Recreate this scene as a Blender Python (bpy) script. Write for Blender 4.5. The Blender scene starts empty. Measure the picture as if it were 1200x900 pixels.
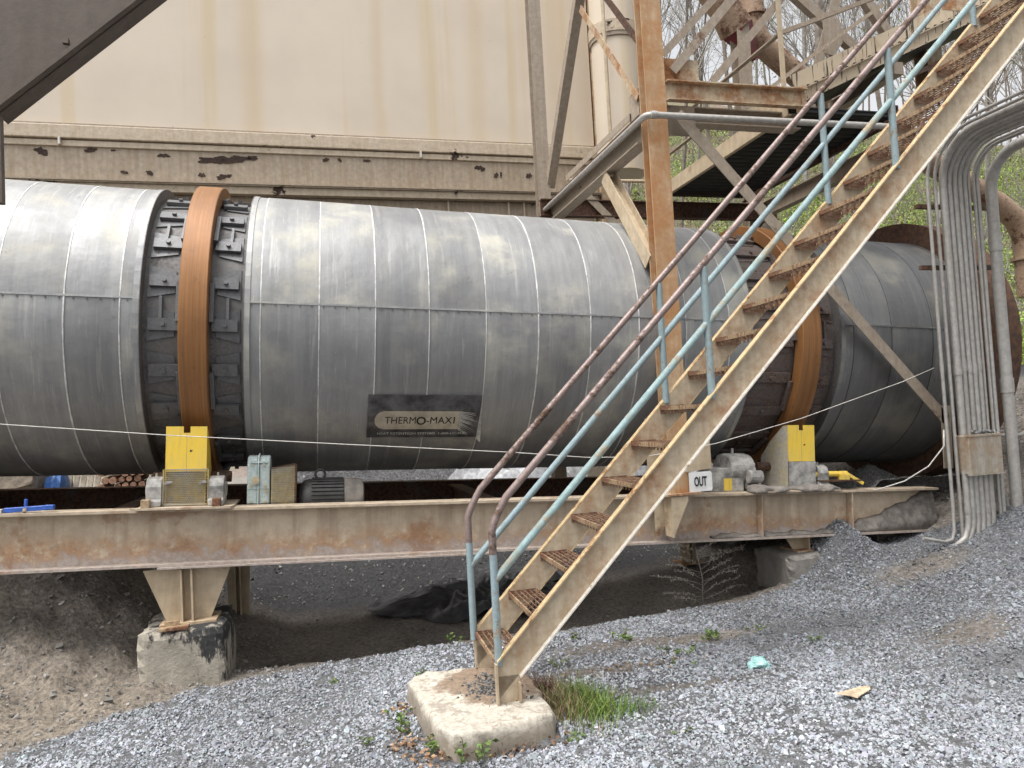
import bpy, bmesh, math, random
import numpy as np
from mathutils import Vector, Matrix, Euler
random.seed(7)
rng = np.random.default_rng(11)
S = bpy.context.scene
C = S.collection
R_ = math.radians
PI = math.pi

# ------------------------------------------------------------------ camera, sky, sun, exposure
CAMZ = 1.75
def make_camera():
    f, p, r, psi = 867.82, .0432525, .0538866, .258536
    fw = Vector((math.sin(psi)*math.cos(p), math.cos(psi)*math.cos(p), math.sin(p)))
    rt = Vector((math.cos(psi), -math.sin(psi), 0)); up = rt.cross(fw)
    c, s = math.cos(r), math.sin(r)
    X = rt*c - up*s; Y = rt*s + up*c; Z = -fw
    cam = bpy.data.cameras.new('camera'); o = bpy.data.objects.new('camera', cam)
    cam.sensor_width = 36; cam.lens = f/1200*36; cam.clip_start = .05; cam.clip_end = 600
    m = Matrix(((X.x, Y.x, Z.x, 0), (X.y, Y.y, Z.y, 0), (X.z, Y.z, Z.z, CAMZ), (0, 0, 0, 1)))
    o.matrix_world = m
    C.objects.link(o); S.camera = o
make_camera()
SUN_EL, SUN_AZ = R_(68), R_(-115)          # azimuth measured from +Y towards +X
w = bpy.data.worlds.new('World'); S.world = w; w.use_nodes = True
nt = w.node_tree; nt.nodes.clear()
sky = nt.nodes.new('ShaderNodeTexSky'); sky.sky_type = 'NISHITA'; sky.sun_disc = False
sky.sun_elevation = SUN_EL; sky.sun_rotation = SUN_AZ; sky.air_density = 1.0; sky.dust_density = 6.0; sky.ozone_density = 1.0
hs = nt.nodes.new('ShaderNodeHueSaturation'); hs.inputs['Saturation'].default_value = .12; hs.inputs['Value'].default_value = 1.4
bg = nt.nodes.new('ShaderNodeBackground'); bg.inputs['Strength'].default_value = .15
wo = nt.nodes.new('ShaderNodeOutputWorld')
nt.links.new(sky.outputs[0], hs.inputs['Color']); nt.links.new(hs.outputs[0], bg.inputs[0]); nt.links.new(bg.outputs[0], wo.inputs[0])
sl = bpy.data.lights.new('sun', 'SUN'); sl.energy = 1.5; sl.angle = R_(24); sl.color = (1, .96, .9)
so = bpy.data.objects.new('sun', sl); C.objects.link(so)
sd = Vector((math.sin(SUN_AZ)*math.cos(SUN_EL), math.cos(SUN_AZ)*math.cos(SUN_EL), math.sin(SUN_EL)))
so.rotation_euler = sd.to_track_quat('Z', 'Y').to_euler()
S.view_settings.view_transform = 'Standard'; S.view_settings.look = 'None'
S.view_settings.exposure = .48; S.view_settings.gamma = 1

# ------------------------------------------------------------------ mesh helpers
class MB:
    def __init__(s): s.v = []; s.f = []
    def add(s, vs, fs):
        n = len(s.v); s.v += [tuple(q) for q in vs]; s.f += [tuple(i+n for i in q) for q in fs]; return s
    def box(s, c, d, M=None):
        x, y, z = (q/2 for q in d)
        vs = [Vector((a*x, b*y, e*z)) for a in (-1, 1) for b in (-1, 1) for e in (-1, 1)]
        if M: vs = [M @ q for q in vs]
        vs = [q+Vector(c) for q in vs]
        return s.add(vs, [(0,1,3,2),(4,6,7,5),(0,4,5,1),(2,3,7,6),(0,2,6,4),(1,5,7,3)])
    def b2(s, lo, hi):
        return s.box([(a+b)/2 for a, b in zip(lo, hi)], [b-a for a, b in zip(lo, hi)])
    def prof(s, a, b, poly, up=(0, 0, 1), caps=True):
        a, b = Vector(a), Vector(b); d = (b-a).normalized(); sd = d.cross(Vector(up)).normalized(); u = sd.cross(d)
        n = len(poly)
        vs = [a+sd*x+u*y for x, y in poly]+[b+sd*x+u*y for x, y in poly]
        fs = [(i, (i+1) % n, n+(i+1) % n, n+i) for i in range(n)]
        if caps: fs += [tuple(range(n-1, -1, -1)), tuple(range(n, 2*n))]
        return s.add(vs, fs)
    def bar(s, a, b, wd, h, up=(0, 0, 1)):
        x, y = wd/2, h/2
        return s.prof(a, b, [(-x, -y), (x, -y), (x, y), (-x, y)], up)
    def tube(s, pts, r, n=10, caps=True):
        pts = [Vector(p) for p in pts]; rs = r if isinstance(r, (list, tuple)) else [r]*len(pts)
        t0 = (pts[1]-pts[0]).normalized(); ref = Vector((0, 0, 1)) if abs(t0.z) < .9 else Vector((1, 0, 0))
        nn = t0.cross(ref).normalized(); vs = []
        for i, p in enumerate(pts):
            t = (pts[min(i+1, len(pts)-1)]-pts[max(i-1, 0)]).normalized()
            nn = (nn-t*nn.dot(t)).normalized(); bb = t.cross(nn)
            vs += [p+(nn*math.cos(2*PI*k/n)+bb*math.sin(2*PI*k/n))*rs[i] for k in range(n)]
        fs = [(i*n+k, i*n+(k+1) % n, (i+1)*n+(k+1) % n, (i+1)*n+k) for i in range(len(pts)-1) for k in range(n)]
        if caps: fs += [tuple(range(n-1, -1, -1)), tuple((len(pts)-1)*n+k for k in range(n))]
        return s.add(vs, fs)
    def poly(s, pts, th):
        """flat plate from an outline, extruded along its normal by th"""
        P = [Vector(p) for p in pts]; nrm = (P[1]-P[0]).cross(P[2]-P[0]).normalized()*th
        n = len(P)
        return s.add(P+[p+nrm for p in P], [tuple(range(n-1, -1, -1)), tuple(range(n, 2*n))]+[(i, (i+1) % n, n+(i+1) % n, n+i) for i in range(n)])
    def mesh(s, name):
        me = bpy.data.meshes.new(name); me.from_pydata([tuple(q) for q in s.v], [], s.f); me.update(); return me
def I_(wd, h, tf, tw):
    x, y, t = wd/2, h/2, tw/2
    return [(-x,-y),(x,-y),(x,-y+tf),(t,-y+tf),(t,y-tf),(x,y-tf),(x,y),(-x,y),(-x,y-tf),(-t,y-tf),(-t,-y+tf),(-x,-y+tf)]
def C_(wd, h, tf, tw, sgn=1):
    y = h/2; p = [(0,-y),(wd,-y),(wd,-y+tf),(tw,-y+tf),(tw,y-tf),(wd,y-tf),(wd,y),(0,y)]
    return p if sgn > 0 else [(-a, b) for a, b in reversed(p)]
def L_(a, b, t, sx=1, sy=1):
    p = [(0,0),(a,0),(a,t),(t,t),(t,b),(0,b)]; p = [(x*sx, y*sy) for x, y in p]
    return p if sx*sy > 0 else list(reversed(p))
WM = {}
def tag(o, label, cat, group=None):
    o['label'] = label; o['category'] = cat
    if group: o['group'] = group
    return o
def thing(name, label, cat, loc=(0,0,0), M=None, group=None):
    o = bpy.data.objects.new(name, None); o.empty_display_size = .1; C.objects.link(o)
    m = M if M else Matrix.Translation(loc); o.matrix_world = m; WM[o] = m
    return tag(o, label, cat, group)
def obj(name, mb, mat, parent=None, local=False, smooth=False, label=None, bevel=0):
    """mesh in world coordinates (or in the parent's when local) as one object"""
    me = mb if isinstance(mb, bpy.types.Mesh) else mb.mesh(name)
    o = bpy.data.objects.new(name, me); C.objects.link(o)
    if not isinstance(mat, (list, tuple)): mat = [mat]
    if not me.materials:
        for q in mat: me.materials.append(q)
    if parent is not None:
        o.parent = parent; WM[o] = WM[parent]
        if not local: me.transform(WM[parent].inverted())
    else: WM[o] = Matrix.Identity(4)
    if smooth: me.polygons.foreach_set('use_smooth', [True]*len(me.polygons))
    if smooth == 'auto' and len(me.polygons): me.set_sharp_from_angle(angle=R_(38))
    if label: o['label'] = label
    if bevel:
        m = o.modifiers.new('bevel', 'BEVEL'); m.width = bevel; m.segments = 1; m.limit_method = 'ANGLE'
    return o
def recentre(o):
    """moves a top-level mesh's origin to its base so that it can be pushed about"""
    me = o.data; co = np.array([v.co[:] for v in me.vertices]); c = (co.max(0)+co.min(0))/2; c[2] = co[:, 2].min()
    me.transform(Matrix.Translation(-Vector(c))); o.matrix_world = Matrix.Translation(Vector(c)); return o
def npmesh(name, V, F, mat, col=None, smooth=False):
    """numpy verts (n,3) and faces (m,k) -> mesh; col = per-vertex rgb"""
    me = bpy.data.meshes.new(name); V = np.asarray(V, np.float32); F = np.asarray(F, np.int32); k = F.shape[1]
    me.vertices.add(len(V)); me.vertices.foreach_set('co', V.ravel())
    me.loops.add(F.size); me.loops.foreach_set('vertex_index', F.ravel())
    me.polygons.add(len(F)); me.polygons.foreach_set('loop_start', np.arange(len(F), dtype=np.int32)*k)
    me.polygons.foreach_set('loop_total', np.full(len(F), k, np.int32))
    me.polygons.foreach_set('use_smooth', np.full(len(F), bool(smooth)))
    me.update(calc_edges=True)
    if col is not None:
        a = me.color_attributes.new('Col', 'FLOAT_COLOR', 'POINT')
        c4 = np.ones((len(V), 4), np.float32); c4[:, :3] = col; a.data.foreach_set('color', c4.ravel())
    me.materials.append(mat); return me

# ------------------------------------------------------------------ materials
class NT:
    def __init__(s, name):
        s.m = bpy.data.materials.new(name); s.m.use_nodes = True; s.t = s.m.node_tree
        s.b = s.t.nodes['Principled BSDF']; s.co = s.n('ShaderNodeTexCoord').outputs['Object']
    def n(s, kind, **kw):
        q = s.t.nodes.new(kind)
        for k, v in kw.items(): setattr(q, k, v)
        return q
    def l(s, a, b): s.t.links.new(a, b)
    def map(s, scale=(1,1,1), loc=(0,0,0), src=None, rot=(0,0,0)):
        q = s.n('ShaderNodeMapping'); q.inputs['Scale'].default_value = scale; q.inputs['Location'].default_value = loc; q.inputs['Rotation'].default_value = rot
        s.l(src or s.co, q.inputs[0]); return q.outputs[0]
    def noise(s, scale, detail=4, rough=.6, vec=None, dist=0):
        q = s.n('ShaderNodeTexNoise'); q.inputs['Scale'].default_value = scale; q.inputs['Detail'].default_value = detail
        q.inputs['Roughness'].default_value = rough; q.inputs['Distortion'].default_value = dist
        s.l(vec or s.co, q.inputs['Vector']); return q.outputs['Fac']
    def ramp(s, fac, lo, hi, a=0., b=1.):
        q = s.n('ShaderNodeMapRange'); q.interpolation_type = 'SMOOTHSTEP'
        for i, v in zip(('From Min', 'From Max', 'To Min', 'To Max'), (lo, hi, a, b)): q.inputs[i].default_value = v
        s.l(fac, q.inputs[0]); return q.outputs[0]
    def mix(s, fac, a, b, mode='MIX'):
        q = s.n('ShaderNodeMix', data_type='RGBA', blend_type=mode)
        for sock, v in ((q.inputs[0], fac), (q.inputs[6], a), (q.inputs[7], b)):
            if isinstance(v, (int, float)): sock.default_value = v
            elif isinstance(v, (tuple, list)): sock.default_value = (*v, 1) if len(v) == 3 else v
            else: s.l(v, sock)
        return q.outputs[2]
    def math(s, op, a, b=0.):
        q = s.n('ShaderNodeMath', operation=op)
        for sock, v in zip(q.inputs, (a, b)):
            if isinstance(v, (int, float)): sock.default_value = v
            else: s.l(v, sock)
        return q.outputs[0]
    def bump(s, h, strength=.3, dist=.01):
        q = s.n('ShaderNodeBump'); q.inputs['Strength'].default_value = strength; q.inputs['Distance'].default_value = dist
        s.l(h, q.inputs['Height']); s.l(q.outputs[0], s.b.inputs['Normal'])
    def set(s, col=None, rough=None, metal=None):
        for k, v in (('Base Color', col), ('Roughness', rough), ('Metallic', metal)):
            if v is None: continue
            if isinstance(v, (int, float)): s.b.inputs[k].default_value = v
            elif isinstance(v, (tuple, list)): s.b.inputs[k].default_value = (*v, 1)
            else: s.l(v, s.b.inputs[k])
        return s.m
def steel(name, base, rust=(.23, .085, .03), amount=.45, scale=2.5, dark=.55, rough=.6, metal=0., soft=.12, streak=0.5, rust2=None, edge=0):
    """weathered painted steel: paint tone drifting, vertical run marks, rust patches where the noise passes a level"""
    t = NT(name)
    n1 = t.noise(scale, 6, .65); n2 = t.noise(scale*7, 5, .7); st = t.noise(3, 5, .6, t.map((7, 7, .5)))
    st = t.ramp(st, .35, .7)
    c = t.mix(t.ramp(n2, .3, .75), base, tuple(q*dark+.3*q*(1-dark) for q in base))
    c = t.mix(t.math('MULTIPLY', st, streak), c, tuple(q*w_ for q, w_ in zip(base, (.62, .53, .42))))
    m = t.math('ADD', t.math('MULTIPLY', n1, .72), t.math('MULTIPLY', n2, .28))
    k = t.ramp(m, 1-amount-soft/2-.06, 1-amount+soft/2-.06)
    r2 = rust2 or tuple(q*.35 for q in rust)
    rc = t.mix(t.ramp(t.noise(scale*11, 4), .35, .65), rust, r2)
    c = t.mix(k, c, rc)
    if edge:
        g = t.n('ShaderNodeNewGeometry'); pe = t.ramp(g.outputs['Pointiness'], .52, .6)
        c = t.mix(t.math('MULTIPLY', pe, edge), c, rust)
    t.bump(t.math('ADD', n2, t.math('MULTIPLY', k, .6)), .35, .004)
    return t.set(c, t.ramp(k, 0, 1, rough, .9), metal)
def plain(name, base, vary=.35, scale=6, rough=.7, metal=0., bump=.2, bscale=30):
    t = NT(name); n = t.noise(scale, 5, .65)
    c = t.mix(t.ramp(n, .3, .7), tuple(q*(1-vary) for q in base), tuple(min(1, q*(1+vary*.5)) for q in base))
    t.bump(t.noise(bscale, 5), bump, .004); return t.set(c, rough, metal)

M = {}
BEIGE = (.54, .44, .31)
M['beige'] = steel('beige_paint', BEIGE, amount=0.29, scale=1.2, streak=.35, rough=.55)
M['beige_rusty'] = steel('beige_rusty_paint', BEIGE, rust=(.36, .16, .055), amount=0.41, scale=2.2, streak=.6, rust2=(.2,.075,.03), soft=.2)
M['column'] = steel('column_paint', (.56, .43, .28), rust=(.40, .19, .075), amount=0.45, scale=1.4, streak=.7, rust2=(.38, .17, .06), soft=.34)
M['stringer'] = steel('stringer_paint', (.52, .435, .32), rust=(.36, .19, .085), amount=0.37, scale=1.7, streak=.5, soft=.25, rust2=(.27,.12,.05))
M['white_edge'] = steel('pale_flange_paint', (.72, .68, .61), rust=(.3,.2,.12), amount=0.3, scale=5, streak=.2)
M['tan_edge'] = steel('tan_flange_paint', (.62, .47, .27), rust=(.34,.17,.07), amount=0.38, scale=4, streak=.2)
M['tread'] = steel('tread_rust', (.42, .31, .19), rust=(.22, .10, .05), amount=0.45, scale=5, streak=.3, rust2=(.1,.05,.03))
M['grating'] = steel('grating_rust', (.25, .16, .10), rust=(.17, .075, .04), amount=0.42, scale=9, streak=.2, rust2=(.08,.04,.025))
M['blue_pipe'] = steel('blue_pipe_paint', (.27, .36, .39), rust=(.34, .28, .20), amount=0.34, scale=5, streak=.35, dark=.7, rust2=(.2,.14,.09))
M['purple_pipe'] = steel('handrail_worn_paint', (.27, .205, .19), rust=(.16, .10, .07), amount=0.38, scale=5, streak=.3, rough=.45, metal=.2)
M['mid_pipe'] = steel('mid_rail_paint', (.30, .42, .43), rust=(.40, .32, .2), amount=0.38, scale=3, streak=.3, rust2=(.3,.22,.14))
M['conduit'] = steel('conduit_galvanised', (.47, .455, .43), rust=(.25, .17, .1), amount=0.24, scale=3, streak=.3, rough=.5, metal=.35)
M['dark_girder'] = steel('girder_paint', (.12,.092,.072), rust=(.08,.06,.05), amount=0.3, scale=2, streak=.3)
M['bracing'] = steel('bracing_paint', (.37, .31, .245), rust=(.2, .11, .07), amount=0.3, scale=3, streak=.45)
M['dark_steel'] = steel('dark_rusty_steel', (.075, .06, .05), rust=(.12, .06, .035), amount=.5, scale=3, streak=.3)
M['black_slat'] = plain('near_black_slat', (.018, .017, .016), .5, 8, .6)  # near-black for the catwalk deck, conveyor belly and its bolts
M['housing'] = steel('housing_rust', (.085, .055, .04), rust=(.13, .065, .035), amount=.52, scale=1.5, streak=.4, rust2=(.06,.035,.025))
M['pipe_brown'] = steel('brown_pipe_paint', (.36, .25, .17), rust=(.18, .09, .055), amount=0.4, scale=4, streak=.3)
M['box'] = steel('junction_box_paint', (.42, .385, .33), rust=(.36, .22, .10), amount=.37, scale=2.5, streak=.7, soft=.3, rust2=(.26,.14,.07))
M['red'] = plain('red_paint', (.22, .045, .05), .4, 5, .5)
def yellow():
    t = NT('safety_yellow'); n = t.noise(14, 5, .6, t.map((1, 1, 1.4))); k = t.ramp(n, .655, .69)
    n2 = t.noise(3, 3); c = t.mix(t.ramp(n2, .35, .7), (.80, .55, .06), (.72, .52, .10)); g = t.noise(1, 5, .7, t.map((18, 18, 2.5))); c = t.mix(t.math('MULTIPLY', t.ramp(g, .5, .72), .45), c, (.34, .27, .12)); c = t.mix(t.math('MULTIPLY', t.ramp(t.noise(4, 5, .7), .52, .7), .35), c, (.45, .38, .22)); c = t.mix(k, c, (.03, .028, .025))
    t.bump(n, .15, .003); return t.set(c, .5)
M['yellow'] = yellow()
M['dusty_yellow'] = steel('dusty_yellow', (.62, .45, .07), rust=(.30, .28, .25), amount=.5, scale=3, streak=.3, rust2=(.22,.2,.18), soft=.3)
M['dust'] = plain('dust_covered_iron', (.36, .35, .33), .6, 9, .95, bump=.6, bscale=40)
M['teal'] = steel('teal_grey_paint', (.50, .60, .60), rust=(.5, .5, .48), amount=0.36, scale=6, streak=.4, rust2=(.25,.27,.27))
M['motor'] = plain('motor_black', (.035, .034, .033), .5, 12, .6, bump=.3)
M['motor_grey'] = plain('motor_cap_grey', (.20, .18, .16), .4, 9, .7)
M['screen'] = steel('galvanised_screen', (.48, .46, .43), rust=(.52, .38, .08), amount=0.42, scale=5, streak=.3, soft=.3, rust2=(.4,.3,.1))
M['black'] = plain('black_rubber', (.02, .02, .02), .4, 10, .6)
M['blue_tool'] = plain('blue_plastic', (.03, .10, .42), .3, 20, .45)
M['white_sign'] = plain('white_sign', (.78, .78, .77), .12, 12, .5)
M['ink'] = plain('black_ink', (.012, .012, .012), .2, 10, .6)
M['plate'] = plain('nameplate_black', (.095, .095, .10), .65, 8, .4, .3)
M['plate_gold'] = plain('nameplate_champagne', (.42, .38, .30), .25, 8, .5, .2)
M['plate_pale'] = plain('nameplate_pale', (.46, .45, .42), .3, 20, .5)
M['wire'] = plain('pale_rope', (.62, .60, .55), .2, 30, .7)
M['beam_dirt'] = plain('caked_dust', (.20, .18, .16), .45, 14, .95, bump=.9, bscale=45)
M['teal_trash'] = plain('teal_plastic', (.35, .62, .60), .3, 30, .4)
M['paper'] = plain('pale_cardboard', (.50, .39, .27), .35, 18, .9)
M['wood'] = plain('weathered_wood', (.36, .31, .25), .4, 14, .85)
M['firewood'] = plain('log_end', (.42, .25, .17), .5, 25, .85)
M['blue_tarp'] = plain('blue_tarp', (.06, .16, .42), .4, 12, .5)
M['silver_tarp'] = plain('silver_tarp', (.55, .56, .58), .35, 12, .45)
M['black_tarp'] = plain('black_plastic_sheet', (.045, .045, .048), .5, 8, .42, bump=.6, bscale=35)

def jacket(name, dark=1.0, seamside=None):
    """galvanised sheet: grain round the drum, pale oxide blotches, own tone for every sheet"""
    t = NT(name)
    inf = t.n('ShaderNodeObjectInfo').outputs['Random']
    off = t.n('ShaderNodeCombineXYZ'); t.l(t.math('MULTIPLY', inf, 37.), off.inputs[0])
    va = t.n('ShaderNodeVectorMath', operation='ADD'); t.l(t.co, va.inputs[0]); t.l(off.outputs[0], va.inputs[1]); v = va.outputs[0]
    st = t.noise(1, 6, .7, t.map((9, .55, .55), src=v)); fine = t.noise(1, 4, .7, t.map((70, 4, 4), src=v))
    blot = t.noise(1.7, 6, .62, v); speck = t.noise(60, 3, .7, v)
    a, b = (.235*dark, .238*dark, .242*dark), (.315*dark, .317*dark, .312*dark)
    c = t.mix(t.ramp(st, .3, .72), a, b)
    c = t.mix(t.math('MULTIPLY', t.ramp(blot, .48, .7), .65), c, (.50*dark, .48*dark, .405*dark))
    c = t.mix(t.math('MULTIPLY', t.ramp(t.noise(1.1, 5, .6, t.map((1, 1, 1), (5, 3, 1), v)), .52, .7), .55), c, (.20*dark, .20*dark, .205*dark))
    dr = t.ramp(t.noise(1, 5, .65, t.map((16, 1.1, 1.1), (2, 7, 3), v)), .60, .66); c = t.mix(t.math('MULTIPLY', dr, .3), c, (.50*dark, .49*dark, .46*dark)); sc_ = t.ramp(t.noise(7, 6, .75, v), .63, .70); c = t.mix(t.math('MULTIPLY', sc_, .5), c, (.16*dark, .155*dark, .15*dark))
    c = t.mix(t.math('MULTIPLY', t.ramp(fine, .55, .8), .4), c, (.52*dark, .52*dark, .51*dark))
    c = t.mix(t.math('MULTIPLY', t.ramp(speck, .62, .75), .3), c, (.62*dark, .60*dark, .55*dark))
    tone = t.ramp(inf, 0, 1, .84, 1.1); c = t.mix(1.0, c, t.mix(0.0, (1,1,1), (1,1,1)), 'MULTIPLY')
    hv = t.n('ShaderNodeHueSaturation'); t.l(tone, hv.inputs['Value']); t.l(c, hv.inputs['Color'])
    wav = t.noise(1.3, 2, .5, v)
    t.bump(t.math('ADD', t.math('ADD', t.math('MULTIPLY', wav, 1.), t.math('MULTIPLY', t.noise(4.5, 3, .5, v), .35)), t.math('MULTIPLY', st, .05)), .6, .045)
    return t.set(hv.outputs[0], t.ramp(blot, .3, .7, .50, .70), .58)
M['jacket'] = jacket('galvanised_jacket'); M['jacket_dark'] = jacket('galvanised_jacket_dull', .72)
M['seam'] = plain('seam_oxide', (.62, .62, .61), .3, 14, .6, .3)
M['seam_dark'] = plain('seam_sooty', (.07, .068, .065), .4, 14, .6, .3)
M['shell'] = steel('shell_scale', (.16, .155, .152), rust=(.22, .21, .205), amount=.36, scale=4, streak=.3, rust2=(.08,.07,.07), soft=.25, rough=.6, metal=.2)
M['shell_b'] = steel('shell_scale_brown', (.13, .105, .095), rust=(.16, .12, .105), amount=.38, scale=4, streak=.3, rust2=(.06,.045,.04), soft=.25)
M['pad'] = steel('pad_iron', (.165, .168, .176), rust=(.16, .15, .15), amount=.30, scale=6, streak=.3, rough=.5, metal=.3)
M['pad_b'] = steel('pad_iron_brown', (.13, .11, .105), rust=(.17, .12, .1), amount=.45, scale=6, streak=.3, rough=.6)
def tire_mat():
    t = NT('tire_rust'); n = t.noise(1, 6, .7, t.map((60, 1.2, 1.2))); n2 = t.noise(3, 4)
    c = t.mix(t.ramp(n, .3, .7), (.205, .09, .030), (.31, .145, .05)); c = t.mix(t.math('MULTIPLY', t.ramp(n2, .45, .7), .55), c, (.20, .09, .032)); wd = t.noise(1, 3, .6, t.map((9, .25, .25))); c = t.mix(t.math('MULTIPLY', t.ramp(wd, .5, .7), .5), c, (.17, .085, .04)); c = t.mix(t.math('MULTIPLY', t.ramp(t.noise(16, 5, .7), .6, .72), .5), c, (.10, .05, .022))
    t.bump(n, .25, .003); return t.set(c, .5, .25)
M['tire'] = tire_mat()
def beam_mat():
    t = NT('frame_beam_weathered')
    n = t.noise(1.6, 6, .65); n2 = t.noise(9, 6, .7); n3 = t.noise(30, 5, .7)
    st = t.ramp(t.noise(2, 5, .6, t.map((6, 6, .4))), .4, .7)
    c = t.mix(t.ramp(n2, .3, .7), (.53, .44, .33), (.41, .335, .25)); c = t.mix(t.math('MULTIPLY', st, .55), c, (.27, .20, .14))
    z = t.n('ShaderNodeSeparateXYZ'); t.l(t.co, z.inputs[0])
    low = t.ramp(t.math('ADD', z.outputs[2], t.math('MULTIPLY', n, -.7)), -2.26, -1.98, 1, 0)
    rustc = t.mix(t.ramp(n3, .35, .65), (.42, .235, .115), (.27, .15, .085))
    c = t.mix(t.math('MULTIPLY', low, t.ramp(n2, .3, .5)), c, rustc)
    low2 = t.ramp(t.math('ADD', z.outputs[2], t.math('MULTIPLY', n2, -.45)), -2.13, -2.02, 1, 0)
    c = t.mix(t.math('MULTIPLY', low2, .85), c, t.mix(t.ramp(n3, .4, .6), (.30, .26, .235), (.42, .38, .35)))
    patch = t.ramp(n, .565, .62); c = t.mix(t.math('MULTIPLY', patch, .6), c, (.27, .155, .09))
    t.bump(t.math('ADD', t.math('MULTIPLY', n3, .6), t.math('MULTIPLY', low, .8)), .6, .01)
    return t.set(c, .85)
M['frame'] = beam_mat()
def concrete(name, base, stain=(.03, .03, .03), amt=.4):
    t = NT(name); n = t.noise(4, 6, .7); n2 = t.noise(25, 6, .7)
    c = t.mix(t.ramp(n, .3, .7), base, tuple(q*.62 for q in base)); c = t.mix(t.math('MULTIPLY', t.ramp(n2, .45, .75), .5), c, tuple(q*.55 for q in base))
    z = t.n('ShaderNodeSeparateXYZ'); t.l(t.co, z.inputs[0])
    k = t.ramp(t.math('ADD', t.noise(8, 7, .72, t.map((1, 1, .45), (5.3, 2.2, 7))), t.math('ADD', t.math('MULTIPLY', z.outputs[2], .42), t.math('MULTIPLY', z.outputs[0], .22))), 1.17-amt, 1.27-amt)
    c = t.mix(k, c, stain); t.bump(t.math('ADD', n2, n), .8, .015); return t.set(c, .92)
M['pier'] = concrete('pier_concrete', (.44, .40, .33), amt=.49)
M['pier_dusty'] = concrete('dusty_concrete', (.27, .25, .225), amt=.2)
def pad_mat():
    t = NT('footing_concrete'); n = t.noise(3, 5, .7); n2 = t.noise(28, 6, .75)
    c = t.mix(t.ramp(n2, .35, .7), (.54, .50, .43), (.34, .305, .25))
    vx = t.n('ShaderNodeVectorMath', operation='DISTANCE'); t.l(t.map((1.0, .85, 0), (0, 0, 0)), vx.inputs[0]); vx.inputs[1].default_value = (.16, .16, 0)
    k = t.ramp(t.math('ADD', vx.outputs['Value'], t.math('MULTIPLY', n, .5)), .55, .62, 1, 0)
    dirt = t.mix(t.ramp(n2, .4, .6), (.27, .20, .14), (.19, .14, .10))
    z = t.n('ShaderNodeSeparateXYZ'); t.l(t.co, z.inputs[0]); sk = t.ramp(t.math('ADD', z.outputs[2], t.math('MULTIPLY', n, .16)), .34, .44, .75, 0)
    c = t.mix(t.math('MULTIPLY', t.ramp(t.noise(7, 5, .7), .5, .62), .6), c, (.24, .20, .155)); c = t.mix(sk, c, (.22, .18, .135)); c = t.mix(k, c, dirt)
    t.bump(t.math('ADD', n2, t.math('MULTIPLY', k, .5)), .7, .012); return t.set(c, .95)
M['footing'] = pad_mat()
def vcol(name, rough=.9, nscale=40, var=.35, bump=.5, bd=.01, trans=0):
    t = NT(name); a = t.n('ShaderNodeAttribute', attribute_name='Col'); n = t.noise(nscale, 6, .7)
    hv = t.n('ShaderNodeHueSaturation'); t.l(t.ramp(n, .25, .75, 1-var, 1+var), hv.inputs['Value']); t.l(a.outputs['Color'], hv.inputs['Color'])
    if bump: t.bump(n, bump, bd)
    return t.set(hv.outputs[0], rough)
M['ground'] = vcol('ground_dirt_and_grit', .95, 26, .6, 1., .035)
M['stone'] = vcol('crushed_stone', .85, 60, .15, 0)
M['leafmat'] = vcol('leaf', .7, 5, .1, 0)
M['bark'] = plain('bark', (.19, .16, .135), .45, 10, .95, bump=.5)
M['bark_grey'] = plain('bark_grey', (.27, .25, .225), .4, 10, .95, bump=.5)
def wall_mat():
    t = NT('house_panel_paint')
    st = t.noise(1, 4, .55, t.map((2.2, 1, .08))); n = t.noise(.6, 4)
    c = t.mix(t.ramp(n, .3, .7), (.63, .545, .44), (.565, .485, .39))
    c = t.mix(t.math('MULTIPLY', t.ramp(st, .52, .72), .75), c, (.55, .435, .27))
    wx = t.n('ShaderNodeSeparateXYZ'); t.l(t.co, wx.inputs[0]); px_ = t.math('ADD', wx.outputs[0], t.math('MULTIPLY', t.noise(1, 3, .5, t.map((.6, 1, .25))), .25))
    for x0, w0, a0 in ((1.42, .30, .42), (3.26, .16, .3), (4.75, .26, .3), (6.05, .2, .18)):
        q = t.math('MULTIPLY', t.ramp(px_, x0-w0, x0, 0, 1), t.ramp(px_, x0, x0+w0*.8, 1, 0)); c = t.mix(t.math('MULTIPLY', q, a0), c, (.50, .36, .19))
    sp = t.noise(22, 2); c = t.mix(t.ramp(sp, .775, .79), c, (.25, .16, .1))
    t.bump(t.noise(.9, 2), .25, .03); return t.set(c, .5)
M['wall'] = wall_mat()
M['wall_trim'] = steel('house_trim_paint', (.56, .47, .355), rust=(.06, .035, .025), amount=.335, scale=2.0, streak=.35, soft=.03)
M['wall_channel'] = steel('house_channel_paint', (.40, .33, .25), rust=(.05, .03, .022), amount=.30, scale=2.2, streak=.6, soft=.02)
M['scab'] = plain('bare_rust_scab', (.05, .03, .022), .5, 30, .95, bump=.6)
def tarred():
    t = NT('tar_streaked_paint'); n = t.noise(1, 5, .6, t.map((26, 26, 1.6))); c = t.mix(t.ramp(n, .56, .62), (.54, .45, .33), (.03, .025, .02))
    n2 = t.noise(5, 5); c = t.mix(t.math('MULTIPLY', t.ramp(n2, .5, .7), .5), c, (.36, .26, .16)); return t.set(c, .6)
M['tarred'] = tarred()

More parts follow.
